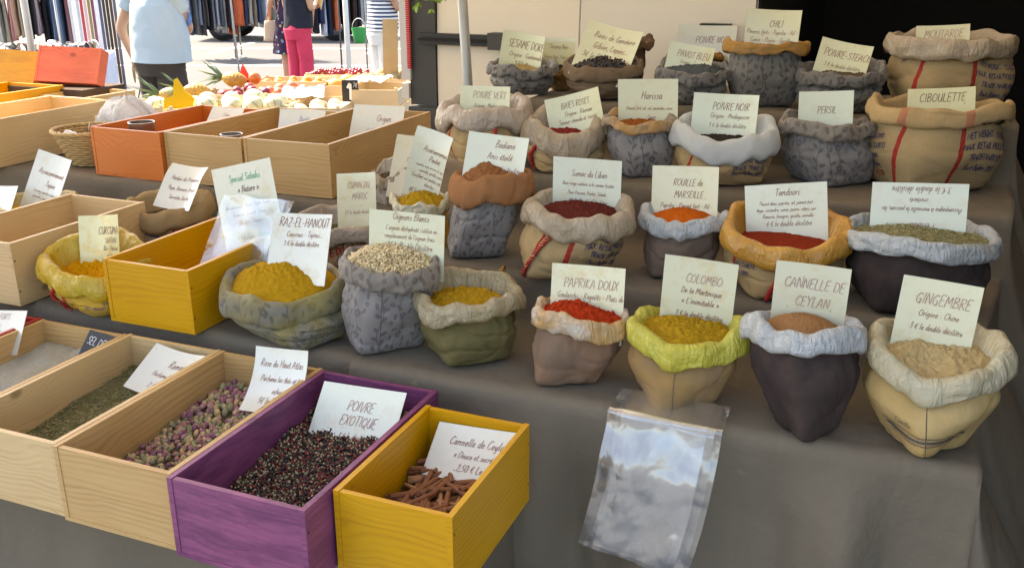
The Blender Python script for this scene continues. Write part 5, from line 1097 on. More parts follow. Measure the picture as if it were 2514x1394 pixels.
# pineapples lying in the crate
def pineapple(label, loc, rot):
    rt = empty('pineapple', loc, label, 'pineapple', 'pineapples'); rt.rotation_euler = rot
    mb = MB(); mb.grid(lambda u, v: (.052 * math.cos(2 * PI * u) * math.sin(PI * (.04 + .92 * v)) ** .6 * (1 + .05 * math.sin(2 * PI * u * 8 + v * 25) * math.sin(2 * PI * u * 8 - v * 25)), .052 * math.sin(2 * PI * u) * math.sin(PI * (.04 + .92 * v)) ** .6 * (1 + .05 * math.sin(2 * PI * u * 8 + v * 25) * math.sin(2 * PI * u * 8 - v * 25)), (v - .5) * .17), 48, 28, True)
    mb.build('flesh', m_fruit((.45, .24, .03), (.30, .17, .04), 60., .6), rt)
    for k in range(16):
        a = k * 2.4; L = .08 + .04 * (k % 3); d = Vector((math.cos(a) * .45, math.sin(a) * .45, 1)).normalized(); s = Vector((-math.sin(a), math.cos(a), 0)) * .008; b = Vector((math.cos(a) * .012, math.sin(a) * .012, .08))
        m = MB(); m.poly([b - s, b + s, b + d * L * .6 + s * .7, b + d * L + Vector((math.cos(a), math.sin(a), 0)) * .02, b + d * L * .6 - s * .7]); m.build('leaf', m_plain((.10, .17, .09), .55), rt, False)
pineapple('pineapple lying behind the yellow star sign', (-4.02, 4.72, .89), (R(80), 0, R(-60)))
pineapple('pineapple with green crown lying beside the red apple', (-3.98, 5.04, .93), (R(80), 0, R(-75)))
pineapple('half hidden pineapple behind the left melon crate', (-4.2, 4.70, .86), (R(82), 0, R(-65)))
# star-shaped yellow sign and other stall signs
def flat_sign(name, label, pts, loc, rz, mat, th=.004, lean=0.):
    mb = MB(); n = len(pts)
    mb.poly([(x, -th, z) for x, z in pts]); mb.poly([(x, 0, z) for x, z in pts][::-1])
    for i in range(n):
        a, b = pts[i], pts[(i + 1) % n]; mb.poly([(a[0], -th, a[1]), (a[0], 0, a[1]), (b[0], 0, b[1]), (b[0], -th, b[1])])
    o = mb.build(name, mat, None, False, loc, (lean, 0, rz)); return tag(o, label, 'sign')
flat_sign('star_sign', 'bright yellow star shaped price sign on the melon crate', [(-.10, 0), (.07, -.005), (.09, .06), (.04, .10), (.0, .175), (-.02, .165), (-.035, .075), (-.09, .055)], (-3.86, 4.37, .845), R(20), m_plain((.85, .50, .0), .4, var=.04))
flat_sign('red_price_tag', 'red triangular price tag standing behind the pineapples', [(-.05, 0), (.06, 0), (.0, .13)], (-3.97, 5.12, .90), R(22), m_plain((.62, .03, .04), .4))
flat_sign('brown_price_board', 'tall brown cardboard price board in the kiwi crate', [(-.05, 0), (.05, 0), (.06, .36), (-.04, .36)], (-3.14, 5.60, .94), R(28), m_plain((.40, .28, .14), .8))
flat_sign('slate_price_tag', 'small black slate tag on the bright crate with chalk mark', [(-.05, 0), (.05, 0), (.05, .13), (-.05, .13)], (-3.06, 4.95, .85), R(24), m_plain((.02, .022, .026), .7))
o_ = bpy.context.scene.objects['slate_price_tag']; mb = MB(); drape_text(mb, '1', .10, lambda x, y: (x, -.006, y), 0, .015, 0, slant=0, wt=1.6); drape_text(mb, '7€', .03, lambda x, y: (x, -.006, y), .03, .085); mb.build('chalk_mark', m_ink((.8, .8, .8)), o_)
pb = MB(); pb.grid(lambda u, v: (lerp(-.13, .13, u), lerp(-.1, .1, v), .02 * fbm(u * 5, v * 5) + .03), 14, 10); tag(pb.build('white_paper', WC(50), loc=(-3.42, 4.98, .86), rot=(R(12), 0, R(30))), 'crumpled white wrapping paper with print on the fruit crates', 'paper')
pb = MB(); pb.grid(lambda u, v: (lerp(-.12, .12, u), lerp(-.15, .15, v), .02 * fbm(u * 5, v * 5, 3) + .03), 14, 10); tag(pb.build('white_paper', WC(51), loc=(-3.08, 5.22, .93), rot=(0, 0, R(17))), 'white paper liner on the crate nearest the van', 'paper')
# ---------------------------------------------------------------- market behind: people, clothes, belts
CR = Vector((.927, .375, 0)); CF = Vector((-.375, .927, 0))
SKIN = m_plain((.50, .27, .17), .5, var=.08, scale=8.)
def skin_mesh(name, J, E, mat, parent):
    keys = list(J); me = bpy.data.meshes.new(name)
    me.from_pydata([J[k][:3] for k in keys], [(keys.index(a), keys.index(b)) for a, b in E], [])
    me.materials.append(mat); o = place(name, me, parent)
    sk = o.modifiers.new('skin', 'SKIN'); sk.use_smooth_shade = True
    for i, k in enumerate(keys):
        d = me.skin_vertices[0].data[i]; r = J[k][3]; d.radius = (r, r) if isinstance(r, (int, float)) else r; d.use_root = (k == 'pelvis')
    s = o.modifiers.new('sub', 'SUBSURF'); s.levels = 1; s.render_levels = 2
    return o
def add_hand(J, E, w, d, side, s=''):
    """palm and five curled fingers grown from wrist w along d; side = thumb direction"""
    W = Vector(J[w][:3]); d = Vector(d).normalized(); t = Vector(side).normalized(); n = d.cross(t).normalized()
    p = W + d * .055; J[s + 'palm'] = (*p, (.030, .016)); E.append((w, s + 'palm'))
    for i, (o, L) in enumerate(((.024, .068), (.008, .076), (-.008, .070), (-.022, .056))):
        a = p + d * .035 + t * o; b = a + d * L * .5 + n * L * .18; c = b + d * L * .25 + n * L * .42
        for q, v, r in (('a', a, .0105), ('b', b, .0092), ('c', c, .0080)): J[s + 'f%d%s' % (i, q)] = (*v, r)
        E += [(s + 'palm', s + 'f%da' % i), (s + 'f%da' % i, s + 'f%db' % i), (s + 'f%db' % i, s + 'f%dc' % i)]
    a = W + d * .025 + t * .034; b = a + d * .03 + t * .016; c = b + d * .026 + n * .008
    for q, v, r in (('a', a, .012), ('b', b, .0105), ('c', c, .009)): J[s + 't' + q] = (*v, r)
    E += [(w, s + 'ta'), (s + 'ta', s + 'tb'), (s + 'tb', s + 'tc')]
def loft(mb, rings, m=0, n=40, amp=.008, seed=0., cap=True):

    L = len(rings)
    def at(v):
        x = v * (L - 1); i = min(L - 2, int(x)); t = x - i; t = t * t * (3 - 2 * t) if L > 2 else t
        return [lerp(a, b, t) for a, b in zip(rings[i], rings[i + 1])]
    def fn(u, v):
        cx, cy, cz, rx, ry = at(v); a = 2 * PI * u
        k = 1 + amp / max(rx, ry) * (fbm(math.cos(a) * 2, math.sin(a) * 2, cz * 5 + seed, 3) + .5 * nz(math.cos(a) * 5, math.sin(a) * 5 + seed, cz * 9))
        return (cx + rx * math.cos(a) * k, cy + ry * math.sin(a) * k, cz)
    mb.grid(fn, n, max(8, L * 6), True, m, lambda u, v: (u, at(v)[2]), cap0=cap, cap1=cap)
def limb(mb, pts, rs, m=0, amp=.006, seed=0.):
    P = catmull(pts, 6); r = [lerp(rs[min(len(rs) - 1, int(i / (len(P) - 1) * (len(rs) - 1)))], rs[min(len(rs) - 1, int(i / (len(P) - 1) * (len(rs) - 1)) + 1)], (i / (len(P) - 1) * (len(rs) - 1)) % 1) for i in range(len(P))]
    r = [q + amp * nz(i * .8, seed) for i, q in enumerate(r)]
    mb.tube(P, r, 16, m)
def person(label, loc, facing, bulk, arms, top, low, skin=SKIN, hair=(.06, .04, .03), build=1.0):
    f = facing.normalized(); rz = math.atan2(f.y, f.x) - PI / 2
    rt = empty('person', (loc[0], loc[1], 0), label, 'person', None, rz)
    b = bulk
    J = {'pelvis': (0, 0, .96, .13 * b), 'belly': (0, .01, 1.10, .13 * b), 'chest': (0, 0, 1.30, .135 * b), 'neckb': (0, -.01, 1.46, .06), 'neck': (0, 0, 1.52, .052), 'jaw': (0, .025, 1.58, .066), 'head': (0, .01, 1.65, .085), 'crown': (0, 0, 1.73, .06), 'nose': (0, .105, 1.615, .012)}
    E = [('pelvis', 'belly'), ('belly', 'chest'), ('chest', 'neckb'), ('neckb', 'neck'), ('neck', 'jaw'), ('jaw', 'head'), ('head', 'crown'), ('head', 'nose')]
    for s, q in (('l', -1), ('r', 1)):
        J.update({s + 'hip': (q * .10 * b, 0, .90, .085 * b), s + 'knee': (q * .10, .02, .49, .055), s + 'calf': (q * .10, -.01, .34, .05), s + 'ankle': (q * .10, -.02, .09, .034), s + 'toe': (q * .11, .13, .035, .03)})
        E += [('pelvis', s + 'hip'), (s + 'hip', s + 'knee'), (s + 'knee', s + 'calf'), (s + 'calf', s + 'ankle'), (s + 'ankle', s + 'toe')]
        sh, el, wr, hd, th = arms[s]
        J.update({s + 'sh': (*sh, .055 * b ** .5), s + 'el': (*el, .040 * b ** .5), s + 'wr': (*wr, .028)}); E += [('chest', s + 'sh'), (s + 'sh', s + 'el'), (s + 'el', s + 'wr')]
        add_hand(J, E, s + 'wr', hd, th, s)
    skin_mesh('body', J, E, skin, rt)
    mb = MB(); mb.grid(lambda u, v: (.098 * math.cos(2 * PI * u) * math.sin(PI * (.02 + .6 * v)), -.012 + .108 * math.sin(2 * PI * u) * math.sin(PI * (.02 + .6 * v)), 1.655 + .105 * math.cos(PI * (.02 + .6 * v)) - (.03 if math.sin(2 * PI * u) < 0 else 0) * v), 24, 10, True); mb.build('hair', m_plain(hair, .6, var=.3, scale=60.), rt)
    mb = MB(); top(mb, J, b); mb.build('top', top.mat, rt)
    mb = MB(); low(mb, J, b); mb.build('lower_garment', low.mat, rt)
    for q in (-1, 1):
        mb = MB(); mb.grid(lambda u, v: (q * .105 + .05 * math.cos(2 * PI * u) * math.sin(PI * (.02 + .96 * v)) ** .7, .05 + .135 * math.sin(2 * PI * u) * math.sin(PI * (.02 + .96 * v)) ** .7, .04 - .04 * math.cos(PI * (.02 + .96 * v))), 18, 8, True); mb.build('shoe', m_plain((.09, .08, .075), .6), rt)
    return rt
class G_:
    def __init__(s, fn, mat): s.fn = fn; s.mat = mat
    def __call__(s, *a): s.fn(*a)
def tee(hem=.86, sleeve=.55, w=1., waist=1.):
    def f(mb, J, b):
        loft(mb, [(0, 0, hem, .215 * b * w, .160 * b * w), (0, .01, hem + .12, .215 * b * waist, .165 * b * waist), (0, .01, 1.16, .205 * b * waist, .16 * b * waist), (0, 0, 1.32, .20 * b, .145 * b), (0, 0, 1.42, .175 * b, .11 * b), (0, -.01, 1.485, .075, .07)], 0, 48, .012, w * 7)
        for s in 'lr':
            a, e = Vector(J[s + 'sh'][:3]), Vector(J[s + 'el'][:3])
            if sleeve: limb(mb, [a + Vector((0, 0, .02)), lerp(a, e, .3), lerp(a, e, sleeve)], [.075 * b ** .5, .078 * b ** .5, .074 * b ** .5])
    return f
def trousers(leg=.12, knee=.085, hem=.07, waist=1., wide=1.):
    def f(mb, J, b):
        loft(mb, [(0, -.01, .76, .19 * b, .135 * b), (0, -.015, .88, .20 * b, .16 * b), (0, 0, .98, .185 * b * waist, .14 * b * waist), (0, 0, 1.03, .178 * b * waist, .135 * b * waist)], 0, 44, .010, 3.)
        for q in (-1, 1):
            limb(mb, [(q * .09 * b, -.01, .86), (q * .10 * b, 0, .66), (q * .10, .01, .5)] + ([(q * .10, -.005, .30), (q * .10, -.01, leg)] if leg < .4 else [(q * .105 * b, .01, leg)]), [.105 * b, .10 * b, knee * b * wide, hem * b * wide] if leg < .4 else [.105 * b, .108 * b, .105 * b], 0, .008, q)
    return f
def dress(mb, J, b):
    loft(mb, [(0, 0, .52, .27 * b, .22 * b), (0, 0, .75, .23 * b, .19 * b), (0, -.01, .95, .195 * b, .165 * b), (0, 0, 1.12, .16 * b, .13 * b), (0, 0, 1.32, .17 * b, .13 * b), (0, 0, 1.44, .12 * b, .09 * b)], 0, 48, .016, 3.)
ARM_DOWN = lambda q, x=.23, e=.29, y=.0: ((q * x, 0, 1.40), (q * e, -.05 + y, 1.12), (q * (e - .02), .03 + y, .90), (q * -.1, .15, -1), (q * .1, 1, 0))
ARM_FWD = lambda q, z=1.12: ((q * .19, 0, 1.40), (q * .235, .02, 1.12), (q * .06, .24, z), (q * -.6, .8, .2), (0, .2, 1))
shirtblue = m_cloth((.40, .50, .56), var=.06, weave=1500.)
man = person('man in light blue T-shirt and dark shorts seen from behind', (-5.72, 6.31), CF * .85 + CR * .52, 1.16, {'l': ((-.27, 0, 1.40), (-.40, -.06, 1.13), (-.37, .0, .90), (.1, .1, -1), (.1, 1, 0)), 'r': ((.20, .02, 1.40), (.15, .20, 1.14), (-.06, .32, 1.05), (-1, .2, .2), (0, .2, 1))}, G_(tee(.87, .42, 1.14, 1.08), shirtblue), G_(trousers(.42), m_cloth((.062, .052, .045), var=.15)))
mb = MB()
for k in (0, 1): mb.grid(lambda u, v: (-.235 - .008 * u, -.02 + .022 * k + .012 * u, lerp(.86, .50, v)), 1, 8)
mb.build('side_stripe', m_plain((.7, .7, .68), .8), man)
mb = MB()
for k in range(3): mb.ball((.10 + .05 * k, .168 - .012 * k, 1.27 - .03 * k), .06, 12, 8, (1, .18, 1.), 0)
mb.build('shirt_print', m_plain((.12, .24, .52), .8, var=.4, scale=40.), man)
mb = MB(); mb.tube([Vector((-.36 + .05 * math.cos(a), .06 + .02 * math.sin(a), .80 + .06 * math.sin(a))) for a in [i * .42 for i in range(16)]], .010, 6); mb.tube([(-.35, .06, .75), (-.38, .05, .62), (-.42, .04, .52)], [.008, .007, .004], 6)
o = mb.build('belt', m_plain((.03, .025, .02), .4), None, loc=man.location, rot=man.rotation_euler); tag(o, 'black belt dangling from the hand of the man in light blue', 'belt')
woman = person('woman in black top and bright pink trousers seen from behind', (-6.86, 9.98), CF * .8 + CR * .6, .94, {'l': ARM_FWD(-1), 'r': ARM_FWD(1, 1.16)}, G_(tee(.90, 0, 1.02, .98), m_cloth((.022, .024, .035), var=.2)), G_(trousers(.14, .09, .075), m_cloth((.62, .055, .11), var=.08)), hair=(.2, .12, .06))
mb = MB(); mb.grid(lambda u, v: (.028 * (1 - v) * math.cos(2 * PI * u) + .004 * math.cos(2 * PI * u), .028 * (1 - v) * math.sin(2 * PI * u), -.10 * v), 14, 3, True, cap1=True); mb.ball((0, 0, .02), .034, 12, 8)
o = mb.build('ice_cream_cone', m_fruit((.72, .60, .30), (.70, .48, .18)), None, loc=woman.location + CR * .27 + CF * .12 + Vector((0, 0, 1.20))); tag(o, 'pale yellow ice cream cone held by the woman in pink trousers', 'ice cream')
dm = N('dress'); c_ = dm.coord(); v_ = dm.vor(c_, 16, 'Color'); d_ = dm.vor(c_, 16)
dressm = dm.fin(dm.mix(dm.ramp(d_, [(.25, 1.), (.33, 0.)]), (.06, .03, .09), dm.mix(.55, v_, (.35, .42, .48))), .85)
dw = person('person in purple patterned dress half hidden behind the woman in pink trousers', (-7.44, 10.66), CR * -.2 + CF * .9, .95, {'l': ((-.17, 0, 1.38), (-.25, .0, 1.14), (-.27, .12, 1.0), (0, .5, -1), (0, 1, .3)), 'r': ARM_DOWN(1)}, G_(dress, dressm), G_(dress, dressm), hair=(.3, .2, .1))
bgm = MB(); bgm.grid(lambda u, v: (.14 * math.cos(2 * PI * u) * (1 - .25 * v) * (1 + .1 * nz(u * 6, v * 4)), .05 * math.sin(2 * PI * u), .26 * (v - .5)), 24, 8, True, cap0=True, cap1=True)
bag = empty('handbag', dw.location + CR * -.24 + CF * .02 + Vector((0, 0, .80)), 'beige cloth handbag carried by the person in the patterned dress', 'bag', rz=R(20)); bgm.build('pouch', m_cloth((.52, .40, .29), var=.08), bag)
mb = MB(); mb.tube([(-.08, 0, .12), (-.06, 0, .26), (.0, 0, .33), (.06, 0, .26), (.08, 0, .12)], .009, 6); mb.build('strap', m_cloth((.40, .29, .20)), bag)
sm_ = N('stripes'); c_ = sm_.coord(); sp3 = sm_.add('ShaderNodeSeparateXYZ'); sm_.link(c_, sp3.inputs[0]); w_ = sm_.math('SINE', sm_.math('MULTIPLY', sp3.outputs[2], 150.))
stripem = sm_.fin(sm_.mix(sm_.math('GREATER_THAN', w_, .0), (.04, .06, .12), (.72, .72, .70)), .85)
ARM_X = lambda q: ((q * .19, 0, 1.38), (q * .24, .10, 1.16), (q * -.06, .24, 1.18), (q * -1, .2, .1), (0, .2, 1))
st_ = person('person in navy striped T-shirt and white trousers with folded arms', (-5.50, 9.65), CR * .75 + CF * .5, .98, {'l': ARM_X(-1), 'r': ARM_X(1)}, G_(tee(.92, .5, 1.08, 1.0), stripem), G_(trousers(.12, .10, .09), m_cloth((.72, .70, .66), var=.05)))

# hanging clothes: each garment is folded over its hanger, seen edge-on
def garment_mesh(k, h, w, d):
    mb = MB()
    def fn(u, v):
        a = 2 * PI * u; z = -h * v
        ww = w * (.55 + .45 * sst(0, .3, v) + .05 * nz(v * 4, k)); dd = d * (.45 + .75 * v)
        f = .018 * nz(math.cos(a) * 4, math.sin(a) * 4 + k, v * 3) * (1 + v) + .012 * math.sin(a * 7 + k) * v
        return ((ww + f) * math.cos(a), (dd + f * .6) * math.sin(a), z + .02 * nz(u * 6, k) * v)
    mb.grid(fn, 30, 16, True, cap1=True, cap0=True); return mb
def rack(label, p, q, ztop, colours, h, group, names, word):
    p, q = Vector(p), Vector(q); n = len(colours); t = (q - p); ang = math.atan2(t.y, t.x)
    rk = empty('clothes_rack', (p.x, p.y, 0), label, 'rack', None, ang); L = t.length
    mb = MB(); mb.tube([(-.1, 0, ztop + .05), (L + .1, 0, ztop + .05)], .014, 8); mb.build('rail', m_plain((.45, .45, .45), .35, metal=.7), rk)
    for x in (-.08, L + .08):
        mb = MB(); mb.tube([(x, 0, 0), (x, 0, ztop + .05)], .014, 8); mb.build('post', m_plain((.45, .45, .45), .35, metal=.7), rk)
        mb = MB(); mb.tube([(x, -.3, .012), (x, .3, .012)], .012, 6); mb.build('foot', m_plain((.45, .45, .45), .35, metal=.7), rk)
    for i, (cn, c) in enumerate(colours):
        s = (i + .5) / n; hh = h * rnd.uniform(.88, 1.08)
        o = garment_mesh(i * 3.7 + len(label), hh, rnd.uniform(.19, .25), L / n * .42).build(names[i % len(names)], m_cloth(c, var=.2, seed=float(i % 5)), None, loc=p + t * s + Vector((0, 0, ztop)), rot=(0, 0, ang + PI / 2 + rnd.uniform(-.25, .25)))
        # the wide side stands across the rail
        od = ('first', 'second', 'third', 'fourth', 'fifth', 'sixth', 'seventh', 'eighth', 'ninth', 'tenth', 'eleventh', 'twelfth', 'thirteenth', 'fourteenth', 'fifteenth', 'sixteenth')[i]
        tag(o, '%s garment, %s from the left on the %s' % (cn, od, word), 'garment', group)
rnd = random.Random(8)
def plan(x, y, d):
    k = d * (.9455 + (697 - y) / 2287 * .3256); v = CF * k + CR * ((x - 1257) / 2287 * d); return (v.x, v.y, 0)
LT = [('white', (.62, .60, .55)), ('off white', (.58, .56, .50)), ('beige', (.42, .36, .26)), ('rose pink', (.62, .25, .26)), ('peach', (.60, .38, .26)), ('sand coloured', (.52, .42, .30)), ('charcoal', (.06, .055, .055)), ('dark grey', (.09, .08, .08)), ('mauve', (.38, .28, .30)), ('black', (.018, .018, .02)), ('denim blue', (.07, .12, .22)), ('khaki', (.42, .36, .25)), ('faded denim', (.16, .22, .32)), ('navy', (.03, .04, .09))]
rack('clothes rack behind the belt table', plan(-20, 40, 13.2), plan(172, 40, 13.6), 1.55, LT, .98, 'clothes behind the belt table', ['skirt', 'trousers'], 'rack behind the belts')
MT = [('dark denim', (.06, .08, .13)), ('grey', (.17, .17, .17)), ('steel blue', (.16, .20, .26)), ('charcoal', (.07, .07, .075)), ('brown grey', (.14, .12, .10)), ('black denim', (.03, .035, .05)), ('mid grey', (.20, .20, .20)), ('pale blue', (.40, .46, .55)), ('slate grey', (.13, .14, .16)), ('light grey', (.30, .30, .30)), ('anthracite', (.09, .09, .10)), ('rust red', (.30, .08, .04))]
rack('clothes rack with jeans to the right of the man', plan(462, 40, 16.6), plan(575, 40, 17.), 1.55, MT, 1.06, 'jeans on the middle rack', ['jeans', 'trousers'], 'rack behind the man')
M2 = [('orange red', (.45, .10, .04)), ('navy', (.04, .05, .10)), ('stone', (.40, .36, .30)), ('taupe', (.24, .20, .16)), ('dark blue', (.05, .07, .14)), ('sky blue', (.42, .50, .60)), ('grey brown', (.20, .18, .15)), ('white', (.60, .60, .60)), ('rust orange', (.42, .12, .05))]
rack('clothes rack left of the woman in pink trousers', plan(582, 40, 16.6), plan(690, 40, 17.), 1.55, M2, 1.02, 'clothes left of the woman in pink', ['trousers', 'jacket'], 'rack beside the woman in pink')
RT_ = [('white', (.62, .62, .64)), ('black', (.02, .02, .03)), ('navy', (.03, .04, .09)), ('pale blue', (.5, .55, .66)), ('dark navy', (.02, .03, .06)), ('coral orange', (.66, .17, .07)), ('black', (.015, .015, .02)), ('charcoal', (.05, .05, .055)), ('dark brown', (.05, .035, .03)), ('black grey', (.03, .03, .035))]
rack('clothes rack right of the woman in pink trousers', plan(745, 40, 14.2), plan(885, 40, 14.6), 1.65, RT_, .98, 'clothes right of the woman in pink', ['jacket', 'shirt'], 'rack right of the woman in pink')
# belts hanging in a curtain
BC = [('maroon', (.12, .02, .03)), ('light grey', (.52, .53, .55)), ('white', (.72, .72, .72)), ('silver grey', (.42, .44, .48)), ('red', (.40, .02, .05)), ('pale pink', (.60, .40, .40)), ('olive', (.22, .18, .06)), ('dark wine', (.16, .03, .07)), ('wide white', (.76, .76, .78)), ('navy', (.05, .06, .14)), ('black', (.02, .02, .022)), ('glossy black', (.015, .015, .015)), ('dark brown', (.06, .03, .02)), ('blue grey', (.07, .08, .13))]
b0, b1 = Vector(plan(172, 100, 11.2)), Vector(plan(298, 100, 11.4)); t_ = b1 - b0; ang = math.atan2(t_.y, t_.x)
br_ = empty('belt_rack', (b0.x, b0.y, 0), 'rack with a curtain of hanging belts left of the man', 'rack', None, ang)
mb = MB(); mb.tube([(-.1, 0, 1.62), (t_.length + .3, 0, 1.62)], .014, 8); mb.build('rail', m_plain((.45, .45, .45), .35, metal=.7), br_)
for x in (-.1, t_.length + .3):
    mb = MB(); mb.tube([(x, 0, 0), (x, 0, 1.62)], .014, 8); mb.build('post', m_plain((.45, .45, .45), .35, metal=.7), br_)
def belt(label, p, col, L, w=.034):
    rt = empty('hanging_belt', (p.x, p.y, 1.60), label, 'belt', 'belts hanging in the curtain', ang + rnd.uniform(-.15, .15))
    mb = MB(); cv = rnd.uniform(-.05, .05)
    mb.grid(lambda u, v: ((u - .5) * w * (1 if v < .96 else 1 - (v - .96) * 14), -.0025 + cv * v * v, -L * v), 1, 16); mb.grid(lambda u, v: ((.5 - u) * w * (1 if v < .96 else 1 - (v - .96) * 14), .0025 + cv * v * v, -L * v), 1, 16)
    for s in (-1, 1): mb.grid(lambda u, v: (s * .5 * w * (1 if v < .96 else 1 - (v - .96) * 14), (u - .5) * .005 * s * -1 + cv * v * v, -L * v), 1, 16)
    mb.build('strap', m_plain(col, .35, var=.08), rt)
    mb = MB(); mb.tube([(-w * .65, -.004, 0), (w * .65, -.004, 0), (w * .65, -.004, .045), (-w * .65, -.004, .045), (-w * .65, -.004, 0)], .003, 6); mb.build('buckle', m_plain((.6, .6, .58), .2, metal=.9), rt)
for i, (cn, c) in enumerate(BC): belt('%s leather belt hanging in the belt curtain' % cn, b0 + t_ * ((i + .5) / len(BC)), c, 1.42 + .1 * math.sin(i * 2.1), .042 if 'wide' in cn else .034)
for i, (cn, c) in enumerate((('olive green', (.24, .20, .07)), ('tan', (.42, .24, .10)), ('rose', (.6, .36, .34)))): belt('%s belt hanging just behind the arm of the man' % cn, b1 + t_.normalized() * (.10 + .06 * i), c, 1.36)
# table of rolled belts
tp = Vector(plan(70, 122, 9.6)); bt = empty('belt_table', (tp.x, tp.y, 0), 'table with white cloth covered in rolled belts', 'table', None, R(38))
mb = MB(); mb.box(-.75, .75, -.42, .42, .70, .74); mb.build('table_top', m_plain((.7, .7, .7), .6), bt, False)
mb = MB(); mb.grid(lambda u, v: ((.78 + .012 * nz(u * 20, v * 2)) * max(-1, min(1, 1.6 * math.cos(2 * PI * u))), (.44 + .012 * nz(u * 20, v * 2, 3)) * max(-1, min(1, 1.6 * math.sin(2 * PI * u))), .745 - .42 * v), 90, 5, True, cap0=True); mb.build('table_cloth', m_cloth((.62, .66, .76), var=.04), bt)
for x in (-.68, .68):
    for y in (-.36, .36):
        mb = MB(); mb.box(x - .02, x + .02, y - .02, y + .02, 0, .70); mb.build('leg', m_plain((.3, .3, .3), .5), bt, False)
rm = MB()
def coil(u, v):
    a = u * 2 * PI * 2.2; r = .052 - .006 * u * 2.2; return (r * math.cos(a), (v - .5) * .035, r * math.sin(a) + .052)
rm.grid(coil, 44, 1); coilm = {}
for i in range(34):
    cn, c = (('black', (.02, .02, .02)), ('brown', (.16, .08, .04)), ('white', (.65, .65, .64)), ('tan', (.38, .24, .12)), ('silver', (.45, .45, .46)))[i % 5]
    if cn not in coilm: coilm[cn] = rm.mesh('rolled_belt', m_plain(c, .3, metal=.6 if cn == 'silver' else 0.))
    x = -.66 + .125 * (i % 11) + rnd.uniform(-.03, .03); y = -.30 + .22 * (i // 11) + rnd.uniform(-.04, .04)
    M = Matrix.Rotation(R(38), 3, 'Z'); q = M @ Vector((x, y, 0))
    o = place('rolled_belt', coilm[cn], None, (tp.x + q.x, tp.y + q.y, .747), (0, 0, rnd.uniform(0, 3.1)), (rnd.uniform(.9, 1.4),) * 3); tag(o, '%s belt rolled up on the white belt table' % cn, 'belt', '%s rolled belts on the belt table' % cn)
# poles, bucket and a parked car
mb = MB(); mb.tube([(0, 0, 0), (0, 0, 2.4)], .027, 12); tag(mb.build('awning_pole', m_plain((.72, .72, .70), .4), loc=plan(856, 140, 9.5)), 'white awning pole left of the person in stripes', 'pole')
mb = MB(); mb.tube([(0, 0, 0), (0, 0, 2.0)], .012, 8); mb.tube([(-.1, 0, .01), (.1, 0, .01)], .01, 6); tag(mb.build('thin_stand', m_plain((.08, .08, .08), .5), loc=plan(838, 122, 13.5)), 'thin dark stand just left of the white awning pole', 'stand')
mb = MB(); mb.tube([(0, 0, 0), (-.06, 0, 2.0)], .013, 8); tag(mb.build('thin_stand', m_plain((.35, .35, .35), .5), loc=plan(586, 150, 14.2)), 'thin grey metal stand between the man and the woman in pink', 'stand')
bk = empty('bucket', (plan(882, 60, 12.6)[0], plan(882, 60, 12.6)[1], .62), 'green plastic bucket hanging behind the person in stripes', 'bucket')
mb = MB(); mb.grid(lambda u, v: ((.075 + .03 * v) * math.cos(2 * PI * u), (.075 + .03 * v) * math.sin(2 * PI * u), .20 * v), 24, 2, True, cap0=True); mb.build('shell', m_plain((.02, .32, .08), .4), bk)
mb = MB(); mb.tube([(.105 * math.cos(a), 0, .20 + .12 * math.sin(a)) for a in [PI * i / 12 for i in range(13)]], .005, 6); mb.build('handle', m_plain((.7, .7, .7), .4), bk)
cl = Vector(plan(548, 103, 20.8)); car = empty('parked_car', (cl.x, cl.y, 0), 'dark parked car behind the rack of jeans', 'car', rz=R(22))
mb = MB(); pr = [(-.75, .32), (-.78, .62), (-.6, .80), (.4, .88), (1.0, 1.32), (2.1, 1.36), (2.9, .98), (3.25, .9), (3.3, .35)]
for s in (0, 1): mb.poly([(x, .05 + 1.6 * s, z) for x, z in (pr if not s else pr[::-1])])
for i in range(len(pr)):
    a, b = pr[i], pr[(i + 1) % len(pr)]; mb.poly([(a[0], .05, a[1]), (a[0], 1.65, a[1]), (b[0], 1.65, b[1]), (b[0], .05, b[1])])
bevel(mb.build('car_body', m_plain((.25, .26, .28), .25, metal=.3), car, False), .06, 3)
mb = MB(); mb.poly([(.55, .04, .92), (1.9, .04, .95), (1.85, .04, 1.26), (1.05, .04, 1.26)]); mb.build('side_window', m_plain((.02, .02, .025), .08), car, False)
for x in (0., 2.5):
    for y in (.04, 1.5):
        mb = MB(); mb.tube([(x, y, .31), (x, y + .18, .31)], .31, 28); w_ = mb.build('wheel', m_plain((.018, .018, .018), .85), car)
        mb = MB(); mb.tube([(x, y - .012, .31), (x, y + .002, .31)], .19, 20); mb.build('rim', m_plain((.45, .45, .46), .3, metal=.8), w_)
        for k in range(6):
            mb = MB(); a = k * PI / 3; mb.tube([(x + .05 * math.cos(a), y - .016, .31 + .05 * math.sin(a)), (x + .16 * math.cos(a), y - .016, .31 + .16 * math.sin(a))], .018, 6); mb.build('spoke', m_plain((.12, .12, .12), .4), w_)
